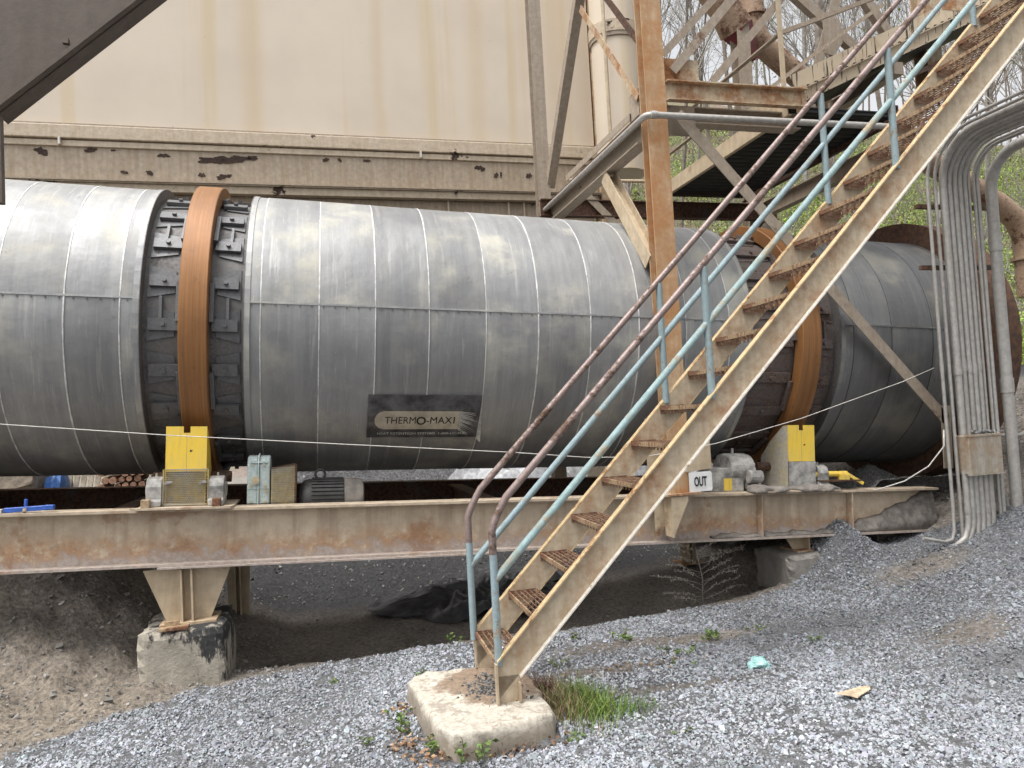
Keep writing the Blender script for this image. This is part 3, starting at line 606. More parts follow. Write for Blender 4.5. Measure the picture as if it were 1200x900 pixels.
# ------------------------------------------------------------------ trunnions: yellow roller guards between two bearings
def trunnion(label, s, dusty):
    Y0 = 6.27
    t = thing('trunnion_assembly', label, 'roller guard', M=MD @ Matrix.Translation((s, Y0-O.y, ZT)))
    ym = M['yellow']; hw = .147
    zt, zn, zl = .635, .585, .285                      # top of the plate, foot of the notch, foot of the yellow plate
    m = MB(); front = [(-hw, zl), (hw, zl), (hw, zt), (.025, zt), (.025, zn), (-.025, zn), (-.025, zt), (-hw, zt)]
    for a, b in ((-hw, -.025), (.025, hw)): m.b2((a, -.004, zl), (b, .004, zt))
    m.b2((-.0249, -.004, zl), (.0249, .004, zn)); gd = obj('roller_guard', m, ym, t, True)
    for sd_ in (-1, 1):                               # side cheeks sweep back under the tire
        m = MB(); x = sd_*hw-(.003 if sd_ > 0 else -.003)
        out = [(.005, .02 if not dusty else .06), (.005, zt), (.10, zt-.03), (.24, zt-.18), (.36, zt-.40), (.42, .10)] if not dusty else [(.005, .03), (.005, zt), (.07, zt-.01), (.27, zt-.15), (.44, zt-.31), (.52, .03)]
        P = [(x-.003, y, z) for y, z in out]; m.poly(P, .006); obj('guard_cheek', m, ym if not dusty else M['dusty_guard'], gd, True)
    m = MB(); m.b2((-.0015, -.0052, zl), (.0015, -.0042, zn)); obj('guard_joint', m, M['dusty_yellow'], gd, True)
    # perforated screen: staggered hexagon holes left open between punched strands
    m = MB(); z0, z1, x0, x1 = .03, .305, -.158, .158
    if not dusty:
        px, pz, r = .0165, .0143, .0022; nz = int((z1-z0)/pz)
        for j in range(nz):
            for i in range(int((x1-x0)/px)+1):
                cx = x0+px*(i+(.5 if j % 2 else 0)); cz = z0+pz*(j+.5)
                if cx > x1-.004: continue
                for dx, dz in ((px/2, pz/2), (-px/2, pz/2)):
                    m.bar((cx, -.013, cz-pz*.0), (cx+dx, -.013, cz+dz*1.0), .004, .0045, (0, 1, 0))
        m.b2((x0-.006, -.016, z0-.005), (x1+.006, -.010, z0+.004)).b2((x0-.006, -.016, z1-.006), (x1+.006, -.010, z1)).b2((x0-.008, -.016, z0), (x0, -.010, z1)).b2((x1, -.016, z0), (x1+.008, -.010, z1))
        obj('perforated_screen', m, M['screen'], t, True)
        m = MB(); m.b2((-.14, .05, .02), (.14, .06, .30)); obj('back_sheet', m, M['dusty_yellow'], t, True)
        for q in (-.125, .125):
            m = MB(); m.tube([(q, -.012, .20), (q, -.035, .20)], .014, 8).bar((q-.03, -.036, .20-.006), (q+.03, -.036, .20+.006), .008, .016); obj('wing_bolt', m, M['dust'], t, True)
    else:
        m = MB(); m.b2((-.148, -.012, .02), (.148, -.004, .282)); obj('perforated_screen', m, M['dust'], t, True)
    m = MB(); m.prof((0, 0, 0), (.001, 0, 0), [(0, 0), (.1, 0), (.1, .1)])
    m = MB(); vs = []
    m.tube([(-.10, .32, .26), (.10, .32, .26)], .20, 24); m.tube([(-.30, .32, .22), (.30, .32, .22)], .045, 12); obj('roller', m, M['dark_steel'], t, True, smooth='auto')
    for sd_ in (-1, 1):                               # plummer blocks
        m = MB(); x = sd_*.225; w = .055
        yo = .02 if not (dusty and sd_ < 0) else .16
        if dusty and sd_ < 0: x = -.475
        prof = [(-.07, .02), (.17, .02), (.17, .06), (.135, .075), (.125, .19), (.09, .235), (.02, .245), (-.03, .225), (-.055, .17), (-.05, .075), (-.07, .06)]
        P = [(x-w, yo+y, z) for y, z in prof]; m.poly(P, 2*w); m.tube([(x-w-.012, .07, .14), (x+w+.012, .07, .14)], .062, 14)
        m.tube([(x, .07, .24), (x, .07, .27)], .009, 8)
        b = obj('bearing_block', m, M['dust'], t, True, bevel=.006)
        m = MB()
        for yy in (-.035, .14): m.tube([(x, .02+yy, .05), (x, .02+yy, .085)], .014, 6)
        obj('bearing_bolt', m, M['dust'], b, True)
    m = MB(); m.poly([(-.37 if not dusty else -.58, -.12, .001), (.34, -.12, .001), (.36, -.06, .001), (.36, .45, .001), (-.33, .45, .001), (-.33, -.06, .001)], .016); obj('sole_plate', m, M['frame'], t, True)
    if not dusty:
        for q in (-.27, .235): m = MB(); m.b2((q-.03, -.105, .017), (q+.03, -.045, .08)); obj('stop_lug', m, M['tread'], t, True, bevel=.004)
    else:
        m = MB(); m.tube([(.15, .02, .155), (.52, .02, .155)], .028, 10).b2((.42, -.03, .10), (.52, .03, .15)); m.bar((.50, .0, .16), (.66, -.04, .06), .03, .03); obj('scraper_arm', m, ym, t, True)
        m = MB(); m.b2((.17, -.05, .085), (.64, .10, .10)); obj('scraper_plate', m, M['dark_steel'], t, True)
        # dust heaped over the bearings
        for q, hh in ((-.475, .055), (-.30, .045), (.10, .05), (-.05, .04), (.25, .045)):
            bm = bmesh.new(); bmesh.ops.create_icosphere(bm, subdivisions=3, radius=.13)
            for v in bm.verts: v.co *= 1+.16*math.sin(v.co.x*27+v.co.y*21)*math.sin(v.co.z*23+q*9)+.05*math.sin(v.co.x*90+q)*math.sin(v.co.y*80+v.co.z*70); v.co.z = max(-.02, v.co.z*hh/.13); v.co += Vector((q, -.01, .016))
            me = bpy.data.meshes.new('dust_heap'); bm.to_mesh(me); bm.free(); obj('dust_heap', me, M['beam_dirt'], t, True, smooth=True)
    return t
def grad_guard():
    return steel('dusty_guard_side', (.56, .47, .22), rust=(.42, .40, .38), amount=.52, scale=3, streak=.2, rust2=(.33, .31, .29), soft=.4)
M['dusty_guard'] = grad_guard()
trunnion('yellow roller guard with a clean mesh screen below the left tire', -.945, False)
trunnion('yellow roller guard caked in grey dust below the right tire', 4.59, True)

# ------------------------------------------------------------------ drives on the frame
def drive_frame(s): return MD @ Matrix.Translation((s, 6.42-O.y, ZT))
gb = thing('gear_reducer', 'pale teal split gear reducer beside the left yellow guard', 'gearbox', M=drive_frame(-.42))
def ribbed(x0, x1, parent, mat, name):
    out = [(0, .0), (.30, .0), (.30, .22), (.25, .34), (.14, .395), (.05, .385), (0, .32)]
    m = MB(); m.poly([(x0, y, z) for y, z in out], x1-x0); return obj(name, m, mat, parent, True, bevel=.008)
ribbed(-.088, -.006, gb, M['teal'], 'case_half'); ribbed(.004, .088, gb, M['teal'], 'case_half')
m = MB(); m.poly([(-.006, y, z) for y, z in ((-.018, .0), (.32, .0), (.32, .23), (.27, .36), (.14, .412), (.04, .40), (-.018, .335))], .010); obj('case_flange', m, M['teal'], gb, True)
m = MB(); m.tube([(-.02, 0, .195), (-.02, -.03, .195)], .032, 14); m.tube([(-.02, -.03, .195), (-.02, -.032, .195)], .02, 10); obj('oil_gauge', m, M['screen'], gb, True)
for x, z in ((-.055, .15), (.055, .15), (.06, .11), (-.05, .32), (.045, .32), (-.055, .02), (.055, .02)):
    m = MB(); m.tube([(x, .0, z), (x, -.016, z)], .011, 6); obj('case_bolt', m, M['screen'], gb, True)
for q in (((-.085, -.006, .125), (.085, .0, .145)), ((-.07, -.006, .335), (.07, .02, .35))): m = MB(); m.b2(*q); obj('rib', m, M['teal'], gb, True)
cg = thing('coupling_guard', 'small perforated coupling guard with yellow paint next to the teal gear reducer', 'coupling guard', M=drive_frame(-.225))
m = MB(); px, pz = .0165, .0143
for j in range(20):
    for i in range(11):
        cx = -.088+px*(i+(.5 if j % 2 else 0)); cz = .01+pz*(j+.5)
        for dx in (px/2, -px/2): m.bar((cx, 0, cz), (cx+dx, 0, cz+pz/2), .004, .0045, (0, 1, 0))
obj('perforated_screen', m, M['screen'], cg, True)
m = MB(); m.poly([(-.095, .012, .0), (.09, .012, .0), (.09, .012, .32), (-.095, .012, .285)], .003); obj('back_sheet', m, M['dusty_yellow'], cg, True)
m = MB(); m.poly([(.092, -.006, 0), (.092, .22, 0), (.092, .22, .315), (.092, -.006, .315)], .012); m.poly([(-.095, -.004, .285), (.092, -.004, .318), (.092, .2, .318), (-.095, .2, .285)], .004); obj('guard_frame', m, M['dark_steel'], cg, True)
mo = thing('electric_motor', 'black finned electric motor with a lifting eye, on the beam', 'electric motor', M=drive_frame(.20))
m = MB(); m.tube([(-.30, .17, .02), (-.26, .17, .02), (-.22, .17, .02), (.10, .17, .02)], [.11, .155, .165, .165], 28); obj('stator', m, M['motor'], mo, True, smooth='auto')
m = MB()
for k in range(22):
    a = PI*.1+k/21*PI*1.45; a = PI*(k/21*1.3+.35); y, z = .17-math.sin(a)*.172, .02-math.cos(a)*.172
    m.bar((-.20, y, z), (.06, y, z), .010, .022, (0, math.cos(a), -math.sin(a)+.001))
obj('cooling_fin', m, M['motor'], mo, True)['kind'] = 'stuff'
m = MB(); m.tube([(.07, .17, .02), (.20, .17, .02), (.225, .17, .02), (.235, .17, .02)], [.168, .166, .15, .12], 28); obj('fan_cover', m, M['motor_grey'], mo, True, smooth='auto')
m = MB(); m.tube([(-.13+.040*math.cos(a), .17, .225+.040*math.sin(a)) for a in np.linspace(-.9, PI+.9, 14)], .011, 8); obj('lifting_eye', m, M['motor'], mo, True, smooth='auto')
m = MB(); m.b2((-.24, .11, -.18), (.06, .28, -.145)); obj('motor_foot', m, M['motor'], mo, True)
gr = thing('gear_reducer', 'dust-caked grey gear reducer behind the OUT sign', 'gearbox', M=drive_frame(3.95))
m = MB(); m.poly([(-.05, y, z) for y, z in ((.02, 0), (.32, 0), (.32, .25), (.24, .34), (.12, .36), (.04, .31), (.02, .25))], .24); 
m.tube([(-.06, .10, .20), (.20, .10, .20)], .15, 18); m.tube([(.05, .12, .35), (.05, .12, .41)], .014, 8); obj('case', m, M['dust'], gr, True, bevel=.012)
m = MB(); m.poly([(.20, y, z) for y, z in ((.04, 0), (.30, 0), (.30, .14), (.2, .22), (.06, .2))], .05); obj('output_collar', m, M['dust'], gr, True, bevel=.01)
g2 = thing('coupling_guard', 'dusty coupling guard with a yellow square beside the OUT sign', 'coupling guard', M=drive_frame(3.86))
m = MB(); m.b2((-.19, -.03, .0), (.17, .20, .225)); obj('guard_box', m, M['dust'], g2, True, bevel=.006)
m = MB(); m.b2((-.045, -.034, .01), (.04, -.0305, .125)); obj('yellow_patch', m, M['yellow'], g2, True)

# ------------------------------------------------------------------ the steel stair
PHI = -.024; SP = Vector((1.499, 5.1516, .7636)); RUN, RISE, SW = .2485, .25, .666; SLP = RISE/RUN
MS = Matrix.Translation(SP-Vector((0, 0, .7636))) @ Matrix.Rotation(PHI, 4, 'Z')   # x up the run, -y to the near side
ST = thing('steel_staircase', 'steep beige and rusty open stair with blue pipe rails', 'staircase', M=MS)
def zn(s): return .7636+s*SLP
S0, S1 = -.49, 5.6
for y, sg, nm in ((-SW, -1, 'near'), (0, 1, 'far')):
    m = MB(); a = Vector((S0+.0, y, zn(S0)-.012)); dep = .245; tw = .012; fl = .052
    def quad(s0, s1, zt, zb, y0, y1, m):
        vs = [(s0, y0, zn(s0)+zt), (s1, y0, zn(s1)+zt), (s1, y0, zn(s1)+zb), (s0, y0, zn(s0)+zb)]; vs += [(p[0], y1, p[2]) for p in vs]
        return m.add(vs, [(0,1,2,3),(7,6,5,4),(0,4,5,1),(1,5,6,2),(2,6,7,3),(3,7,4,0)])
    yw = y; quad(S0, S1, -.012, -dep, yw, yw+sg*tw, m)
    st = obj('stringer', m, M['stringer'], ST, True)
    m = MB(); quad(S0, S1, 0, -.013, yw-.001*sg, yw+sg*fl, m); obj('top_flange', m, M['tan_edge'], st, True)
    m = MB(); quad(S0+.14, S1, -dep-.001, -dep-.014, yw-.001*sg, yw+sg*fl, m); obj('bottom_flange', m, M['white_edge' if nm == 'near' else 'tan_edge'], st, True)
    m = MB(); m.b2((S0, yw, .0), (S0+.14, yw+sg*tw, zn(S0)-dep+.14)); m.b2((S0+.128, min(yw, yw+sg*fl), .01), (S0+.14, max(yw, yw+sg*fl), zn(S0)-dep+.10)).b2((S0-.012, min(yw-.001, yw+sg*fl), 0.01), (S0, max(yw-.001, yw+sg*fl), zn(S0)-.02)); obj('stringer_foot', m, M['stringer'], st, True)
def tread_mesh():
    m = MB(); d = .215; y0, y1 = -SW+.016, -.016
    m.b2((0, y0, -.030), (.012, y1, 0)).b2((d-.005, y0, -.024), (d, y1, 0))
    return m
def tread_grate():
    m = MB(); d = .215; y0, y1 = -SW+.022, -.022
    for i in range(5): x = .045+i*.035; m.b2((x, y0, -.009), (x+.006, y1, -.001))
    n = 15
    for j in range(n):
        y = y0+.03+(y1-y0-.06)*j/(n-1)
        for i in range(7):
            x = .012+i*.0295
            if (i+j) % 2: m.b2((x, y-.004, -.008), (x+.028, y+.004, -.003))
    for j in range(11):                       # serrated lip under the nose and under the back bar
        y = y0+.02+(y1-y0-.04)*j/10; m.b2((.0125, y-.012, -.052), (.016, y+.010, -.0305)); m.b2((.19, y-.012, -.05), (.195, y+.010, -.024))
    return m
TA = tread_mesh().mesh('tread'); TG = tread_grate().mesh('grating'); TE = [MB().b2((.0, y, -.06), (.2, y+.006, .004)).mesh('end_bracket') for y in (-SW+.0135, -.0195)]
for me, mt in ((TA, 'tread'), (TG, 'grating'), (TE[0], 'grating'), (TE[1], 'grating')): me.materials.append(M[mt])
for k in range(-2, 22):
    o = bpy.data.objects.new('tread', TA); C.objects.link(o); o.parent = ST; o.location = (k*RUN, 0, .7636+k*RISE); o.rotation_euler = (0, random.uniform(-.015, .015), 0)
    for nm, me in (('grating', TG), ('end_bracket', TE[0]), ('end_bracket', TE[1])): q = bpy.data.objects.new(nm, me); C.objects.link(q); q.parent = o
def rail(y, h, mat, s0, s1, r=.0245, bend=None):
    pts = []
    if bend is not None:
        pts = [(s0, y, bend)]; zc = zn(s0)+h
        for a in np.linspace(0, 1, 7): 
            b = a*a; pts.append((s0+.10*(a**1.9), y, zc-.11+.21*a-.0*b+ (.10*(a**1.9)*SLP-.10*a)))
        pts.append((s0+.35, y, zn(s0+.35)+h))
    else: pts = [(s0, y, zn(s0)+h)]
    pts.append((s1, y, zn(s1)+h)); m = MB(); m.tube(pts, r, 12); return m
YN, YF = -SW+.0, .0
for y, h, mh in ((YN-.012, .865, .462), (YF+.012, .892, .458)):
    s0 = -.475 if y < -.3 else -.505
    obj('handrail', rail(y, h, None, s0, 5.6, bend=zn(s0)+.62), M['purple_pipe'], ST, True, smooth='auto')
    obj('mid_rail', rail(y, mh, None, s0, 5.6), M['mid_pipe'] if y < -.3 else M['blue_pipe'], ST, True, smooth='auto')
    m = MB(); m.tube([(s0, y, zn(s0)-.05), (s0, y, zn(s0)+.622)], .0246, 12); obj('rail_post', m, M['blue_pipe'], ST, True, smooth='auto')
    for s_ in ((1.07, 2.66, 4.25) if y < -.3 else (1.06, 2.60, 4.19)):
        m = MB(); m.tube([(s_, y, zn(s_)-.045), (s_, y, zn(s_)+h-.02)], .0256, 12); obj('rail_post', m, M['blue_pipe'], ST, True, smooth='auto')
ft = block('stair_footing', (.0, .0, -.32), (.0, .0, .0), M['footing'], 'rough concrete pad under the foot of the stair', 'concrete pad') if False else None
bm = bmesh.new()
top = [(.555, 5.12), (.62, 5.24), (.82, 5.26), (1.27, 5.1), (1.31, 4.95), (1.27, 4.27), (1.21, 4.20), (.74, 4.14), (.68, 4.17)]
top = [(.52, 5.10), (.56, 5.22), (.66, 5.27), (1.24, 5.20), (1.31, 5.12), (1.29, 4.32), (1.25, 4.24), (.77, 4.15), (.66, 4.17), (.60, 4.28)]
n0 = len(top); N = 10
def ringpts(inset, z, nseg=8):
    cx, cy = .95, 4.7; out = []
    for i in range(n0):
        a, b = Vector(top[i]), Vector(top[(i+1) % n0])
        for k in range(nseg):
            p = a.lerp(b, k/nseg); dv = (Vector((cx, cy))-p); q = p+dv.normalized()*(inset+.010*math.sin(p.x*41+p.y*29+z*50)+.022*max(0, math.sin(p.x*19-p.y*23)*math.sin(p.y*31+z*40))**2); out.append((q.x, q.y, z+.006*math.sin(q.x*23+q.y*31)))
    return out
rings = [ringpts(-.03, -.35), ringpts(-.02, -.15), ringpts(-.012, -.05), ringpts(-.004, -.018), ringpts(.006, -.004), ringpts(.022, .001), ringpts(.07, -.003), ringpts(.16, .004), ringpts(.35, .002)]
m = MB(); L = len(rings[0])
for q in rings: m.v += q
m.f += [(i*L+k, i*L+(k+1) % L, (i+1)*L+(k+1) % L, (i+1)*L+k) for i in range(len(rings)-1) for k in range(L)]; m.f.append(tuple((len(rings)-1)*L+k for k in range(L)))
fo = recentre(tag(obj('stair_footing', m, M['footing'], smooth=True), 'rough concrete pad under the foot of the stair', 'concrete pad'))
xs = rng.normal(1.02, .10, 420); ys = rng.normal(4.78, .13, 420); sz = rng.uniform(.006, .02, 420)
rocks('dark_grit', np.stack([xs, ys, sz*.2], -1), sz, np.clip(rng.normal(.1, .05, 420), .03, .3)[:, None]*np.ones(3))

# ------------------------------------------------------------------ access platform tower
PF = thing('access_platform', 'beige rust-streaked platform tower with braces and catwalk above the drum', 'steel platform', (3.1, 6.1, .98))
def bw(a, b, poly, mat, up=(0, 0, 1), nm='brace', **k): m = MB(); m.prof(a, b, poly, up); return obj(nm, m, M[mat], PF, **k)
I8 = I_(.20, .20, .014, .009)
cf = bw((3.11, 6.13, .985), (3.11, 6.13, 7.9), [(x, y) for x, y in I_(.20, .14, .014, .010)], 'column', (0, 1, 0), 'column', label='rust-orange front column')
m = MB(); m.b2((2.93, 6.02, .965), (3.29, 6.22, .983)); obj('base_plate', m, M['beige_rusty'], PF)
m = MB(); m.poly([(2.90, 6.188, .96), (3.17, 6.188, .96), (3.17, 6.188, .92), (2.93, 6.188, .60), (2.90, 6.188, .60)], .008); 
gs = obj('gusset', m, M['beige'], PF); m = MB(); m.b2((2.995, 6.03, .60), (3.007, 6.185, .955)); m.poly([(3.007, 6.03, .955), (3.16, 6.03, .955), (3.16, 6.03, .92), (3.007, 6.03, .62)], .01); obj('gusset_plate', m, M['beige'], PF)
bw((2.98, 9.15, 0), (2.98, 9.15, 9.5), I_(.16, .16, .012, .009), 'bracing', (0, 1, 0), 'column')
bw((4.75, 9.2, 0), (4.75, 9.2, 4.5), I_(.16, .16, .012, .009), 'bracing', (0, 1, 0), 'column')
bw((6.1, 9.2, 0), (6.1, 9.2, 7.2), I_(.2, .2, .012, .009), 'bracing', (0, 1, 0), 'column')
# channel over the front, beam running back, cross beam at the rear
bw((3.215, 6.09, 4.655), (4.70, 6.09, 4.665), C_(.07, .185, .012, .012, 1), 'beige_rusty', nm='front_channel')
m = MB(); m.b2((4.66, 6.07, 4.56), (4.715, 6.16, 4.80)); obj('end_clip', m, M['beige_rusty'], PF)
bw((3.22, 6.30, 4.52), (4.75, 6.30, 4.52), I_(.14, .16, .012, .01), 'bracing', nm='under_beam')
bw((3.05, 6.24, 4.32), (3.05, 9.1, 4.32), I_(.14, .20, .014, .010), 'bracing', nm='side_beam')
bw((2.99, 6.2, 4.425), (2.99, 9.1, 4.425), L_(.05, .05, .008), 'dark_steel', nm='side_angle')
bw((2.9, 9.05, 4.42), (6.4, 9.05, 4.42), I_(.12, .22, .012, .01), 'dark_steel', nm='rear_beam')
bw((6.2, 6.3, 4.45), (6.2, 9.1, 4.45), I_(.12, .2, .012, .01), 'bracing', nm='side_beam')
# plates at the head of the front column
m = MB(); m.b2((3.215, 6.16, 4.28), (3.55, 6.17, 4.56)); obj('gusset', m, M['bracing'], PF)
m = MB(); m.poly([(3.215, 6.17, 4.75), (3.62, 6.17, 4.75), (3.62, 6.17, 5.02), (3.50, 6.17, 5.02), (3.215, 6.17, 5.02)], -.01); obj('gusset', m, M['beige_rusty'], PF)
m = MB(); m.b2((3.02, 6.24, 4.42), (3.03, 6.45, 4.75)); obj('gusset', m, M['bracing'], PF)
# knee brace, side zig-zag braces
LL = L_(.085, .085, .009)
bw((3.05, 7.12, 4.20), (3.06, 6.22, 3.10), I_(.15, .12, .012, .01), 'beige', (1, 0, 0), 'knee_brace')
for a, b, mt, wd in (((3.02, 9.1, 4.70), (3.02, 7.6, 6.52), 'bracing', .11), ((3.0, 7.55, 6.2), (3.0, 6.25, 4.62), 'beige_rusty', .075), ((3.12, 7.5, 6.55), (3.12, 6.2, 5.0), 'dark_steel', .075), ((3.0, 6.42, 4.58), (3.0, 8.3, 4.6), 'bracing', .07), ((3.0, 7.6, 6.4), (3.0, 6.2, 7.6), 'bracing', .09)):
    bw(a, b, L_(wd, wd, .008), mt, (1, 0, 0))
# long raking brace to the right, its twin behind, and the upper rakes
bw((3.34, 6.03, 4.47), (6.07, 6.03, 1.52), L_(.11, .075, .010, -1, 1), 'bracing', (0, 1, 0), label='long angle brace raking down to the right')
bw((6.09, 6.03, 1.62), (6.07, 6.03, 1.0), L_(.11, .075, .010, -1, 1), 'bracing', (0, 1, 0), 'brace_foot')
bw((3.3, 9.0, 4.9), (6.6, 9.0, 1.6), L_(.1, .08, .010, -1, 1), 'bracing', (0, 1, 0))
bw((6.2, 9.0, 4.3), (8.3, 9.0, 2.2), L_(.16, .12, .010, -1, 1), 'bracing', (0, 1, 0))
for a, b, wd in (((3.36, 6.12, 4.85), (5.4, 6.12, 7.12), .085), ((3.78, 6.15, 4.79), (5.8, 6.15, 6.97), .075), ((4.05, 7.6, 5.79), (5.6, 7.6, 7.38), .085)):
    bw(a, b, L_(wd, wd, .009), 'bracing', (0, 1, 0))
# catwalk deck seen from below
m = MB(); DX0, DX1, DY0, DY1, DZ = 4.55, 5.86, 6.15, 8.98, 4.60
for x in (DX0, DX1): 
    mm = MB(); mm.prof((x, DY0, DZ+.02), (x, DY1, DZ+.02), C_(.05, .17, .01, .01, 1 if x == DX0 else -1)); obj('deck_edge_channel', mm, M['beige'] if x == DX0 else M['dark_steel'], PF)
for i in range(70):
    y = DY0+.03+i*(DY1-DY0-.06)/69; m.b2((DX0+.055, y-.005-.006*(i % 3), DZ-.012), (DX1-.055, y+.009, DZ+.02))
o = obj('deck_bar', m, M['black_slat'], PF); o['kind'] = 'stuff'
m = MB(); m.b2((DX0+.055, DY0+.01, DZ+.022), (DX1-.055, DY1, DZ+.034)); obj('deck_plate', m, M['black_slat'], PF)
# guard rails of the catwalk
def hr(pts, nm='guard_rail', mt='bracing', r=.028): m = MB(); m.tube(pts, r, 8); return obj(nm, m, M[mt], PF, smooth='auto')
def ang(pts, nm='guard_rail', mt='bracing', wd=.05):
    m = MB()
    for a, b in zip(pts, pts[1:]): m.prof(a, b, L_(wd, wd, .007), (0, 0, 1))
    return obj(nm, m, M[mt], PF)
m = MB(); m.prof((4.545, 6.13, 4.68), (4.545, 6.13, 6.6), L_(.055, .055, .007), (0, 1, 0)); obj('rail_post', m, M['beige'], PF)
ang([(4.545, 8.9, 5.35), (4.545, 6.16, 5.33), (6.6, 6.45, 6.25)]); ang([(4.545, 8.9, 5.0), (4.545, 7.2, 5.0)])
for y in (7.6, 8.85): m = MB(); m.prof((4.56, y, 4.66), (4.56, y, 5.4), L_(.05, .05, .007), (0, 1, 0)); obj('rail_post', m, M['bracing'], PF)
ang([(5.6, 8.4, 5.6), (6.6, 8.4, 6.32), (7.0, 8.4, 6.60), (7.9, 8.4, 7.2)], wd=.05)
# X-bracing with its gusset behind the rail
for a, b in (((6.1, 8.6, 7.70), (7.75, 8.6, 6.45)), ((6.85, 8.6, 6.05), (7.5, 8.6, 7.7)), ((7.5, 8.6, 7.7), (8.4, 8.6, 6.5))): bw(a, b, L_(.14, .10, .01), 'bracing', (0, 1, 0))
m = MB(); m.poly([(7.02, 8.58, 7.08), (7.30, 8.58, 7.05), (7.32, 8.58, 6.72), (7.16, 8.58, 6.52), (7.02, 8.58, 6.55)], .012); obj('gusset', m, M['bracing'], PF)
m = MB(); m.prof((7.16, 8.6, 5.6), (7.16, 8.6, 6.6), L_(.06, .06, .008), (0, 1, 0)); obj('brace', m, M['bracing'], PF)
# pale pipe rail that turns the corner of the column
m = MB(); pts = [(2.96, 9.2, 4.40), (2.96, 6.12, 4.385)]+[(2.96+.07*(1-math.cos(a)), 6.05-.07*math.sin(a)+.07-.07, 4.385) for a in np.linspace(.2, PI/2, 6)]+[(5.75, 5.975, 4.40)]
m.tube(pts, .030, 12); obj('pipe_rail', m, M['conduit'], PF, smooth='auto')
m = MB(); m.tube([(3.0, 5.977, 4.385), (3.06, 5.977, 4.385)], .036, 12); obj('pipe_coupling', m, M['conduit'], PF, smooth='auto')
m = MB(); m.tube([(3.3, 9.0, 4.78), (4.5, 9.0, 4.80)], .025, 8); obj('pipe_rail', m, M['beige'], PF, smooth='auto')

# inclined drag conveyor rising to the right
CV = thing('inclined_conveyor', 'inclined conveyor with tar-streaked beige skirts and black underside', 'conveyor', (4.9, 6.6, 4.9))
CA, CB = Vector((4.98, 6.6, 4.97)), Vector((9.6, 6.6, 7.10))
def cv(o, sg=0): return CA+Vector(o), CB+Vector(o)
for y in (0, .95):
    a, b = cv((0, y, .10)); m = MB(); m.bar(a, b, .012, .20); obj('skirt_board', m, M['tarred' if y == 0 else 'beige'], CV)
    a, b = cv((0, y-.03, -.065)); m = MB(); m.prof(a, b, C_(.06, .13, .01, .01, 1)); obj('side_channel', m, M['tarred'], CV)
a, b = cv((0, .02, -.14)); m = MB(); n = 90
for i in range(n):
    p = a.lerp(b, (i+.2)/n); q = a.lerp(b, (i+.85)/n); m.poly([(p.x, p.y, p.z), (q.x, q.y, q.z), (q.x, q.y+.92, q.z), (p.x, p.y+.92, p.z)], .02)
obj('belly_slat', m, M['black_slat'], CV)['kind'] = 'stuff'
m = MB(); m.poly([(a.x, a.y, a.z+.035), (b.x, b.y, b.z+.035), (b.x, b.y+.92, b.z+.035), (a.x, a.y+.92, a.z+.035)], .01); obj('belly_plate', m, M['black_slat'], CV)
m = MB(); n = 46
for i in range(n):
    p = CA.lerp(CB, (i+.5)/n); m.box((p.x, p.y-.038, p.z+.012), (.03, .02, .02))
obj('flange_bolt', m, M['black_slat'], CV)['kind'] = 'stuff'
a, b = cv((1.5, -.02, .26)); m = MB(); m.prof(a, b, L_(.05, .05, .008)); obj('top_angle', m, M['dark_steel'], CV)
m = MB(); m.box((7.18, 6.62, 6.25), (.4, .06, .38)); obj('inspection_box', m, M['beige_rusty'], CV)
m = MB(); m.prof((7.35, 7.2, 5.4), (7.35, 7.2, 8.6), I_(.22, .2, .014, .01), (0, 1, 0)); obj('support_column', m, M['beige_rusty'], CV)
for x in (5.05, 6.2): p = CA.lerp(CB, (x-4.98)/4.62); m = MB(); m.b2((x, 6.52, p.z-.30), (x+.12, 7.6, p.z-.165)); obj('cross_bearer', m, M['bracing'], CV)

# brown duct with its red hopper above the catwalk
BP = thing('overhead_duct', 'rough brown duct with a red-painted elbow up among the braces', 'duct', (6.2, 9.2, 6))
m = MB(); m.tube([(8.3, 9.4, 5.8), (7.3, 9.4, 6.52), (6.95, 9.4, 6.78), (6.66, 9.4, 7.0), (6.50, 9.4, 7.2), (6.48, 9.4, 7.5), (6.48, 9.4, 9.5)], .165, 20); obj('pipe', m, M['pipe_brown'], BP, smooth='auto')
m = MB(); m.tube([(6.42, 9.36, 6.78), (6.12, 9.3, 7.18)], [.07, .25], 5); obj('red_hopper', m, M['red'], BP)
m = MB(); m.tube([(6.12, 9.3, 7.18), (5.9, 9.25, 7.48), (5.4, 9.2, 8.1)], [.25, .22, .22], 16); obj('chute', m, M['pipe_brown'], BP, smooth='auto')
m = MB(); m.tube([(6.48, 9.4, 7.45), (6.48, 9.4, 7.51)], .20, 20); obj('flange', m, M['pipe_brown'], BP)
EP = thing('elbow_pipe', 'brown pipe with a flanged elbow behind the conduits at right', 'pipe', (10.8, 9.2, 2))
m = MB(); m.tube([(8.6, 9.2, 5.62), (10.0, 9.2, 4.95), (10.55, 9.2, 4.66), (10.85, 9.2, 4.44), (10.98, 9.2, 4.2), (11.0, 9.2, 3.9), (11.0, 9.2, 3.2)], .17, 20); obj('pipe', m, M['pipe_brown'], EP, smooth='auto')
m = MB(); m.tube([(11.0, 9.2, 3.78), (11.0, 9.2, 3.84)], .22, 20); obj('flange', m, M['pipe_brown'], EP)

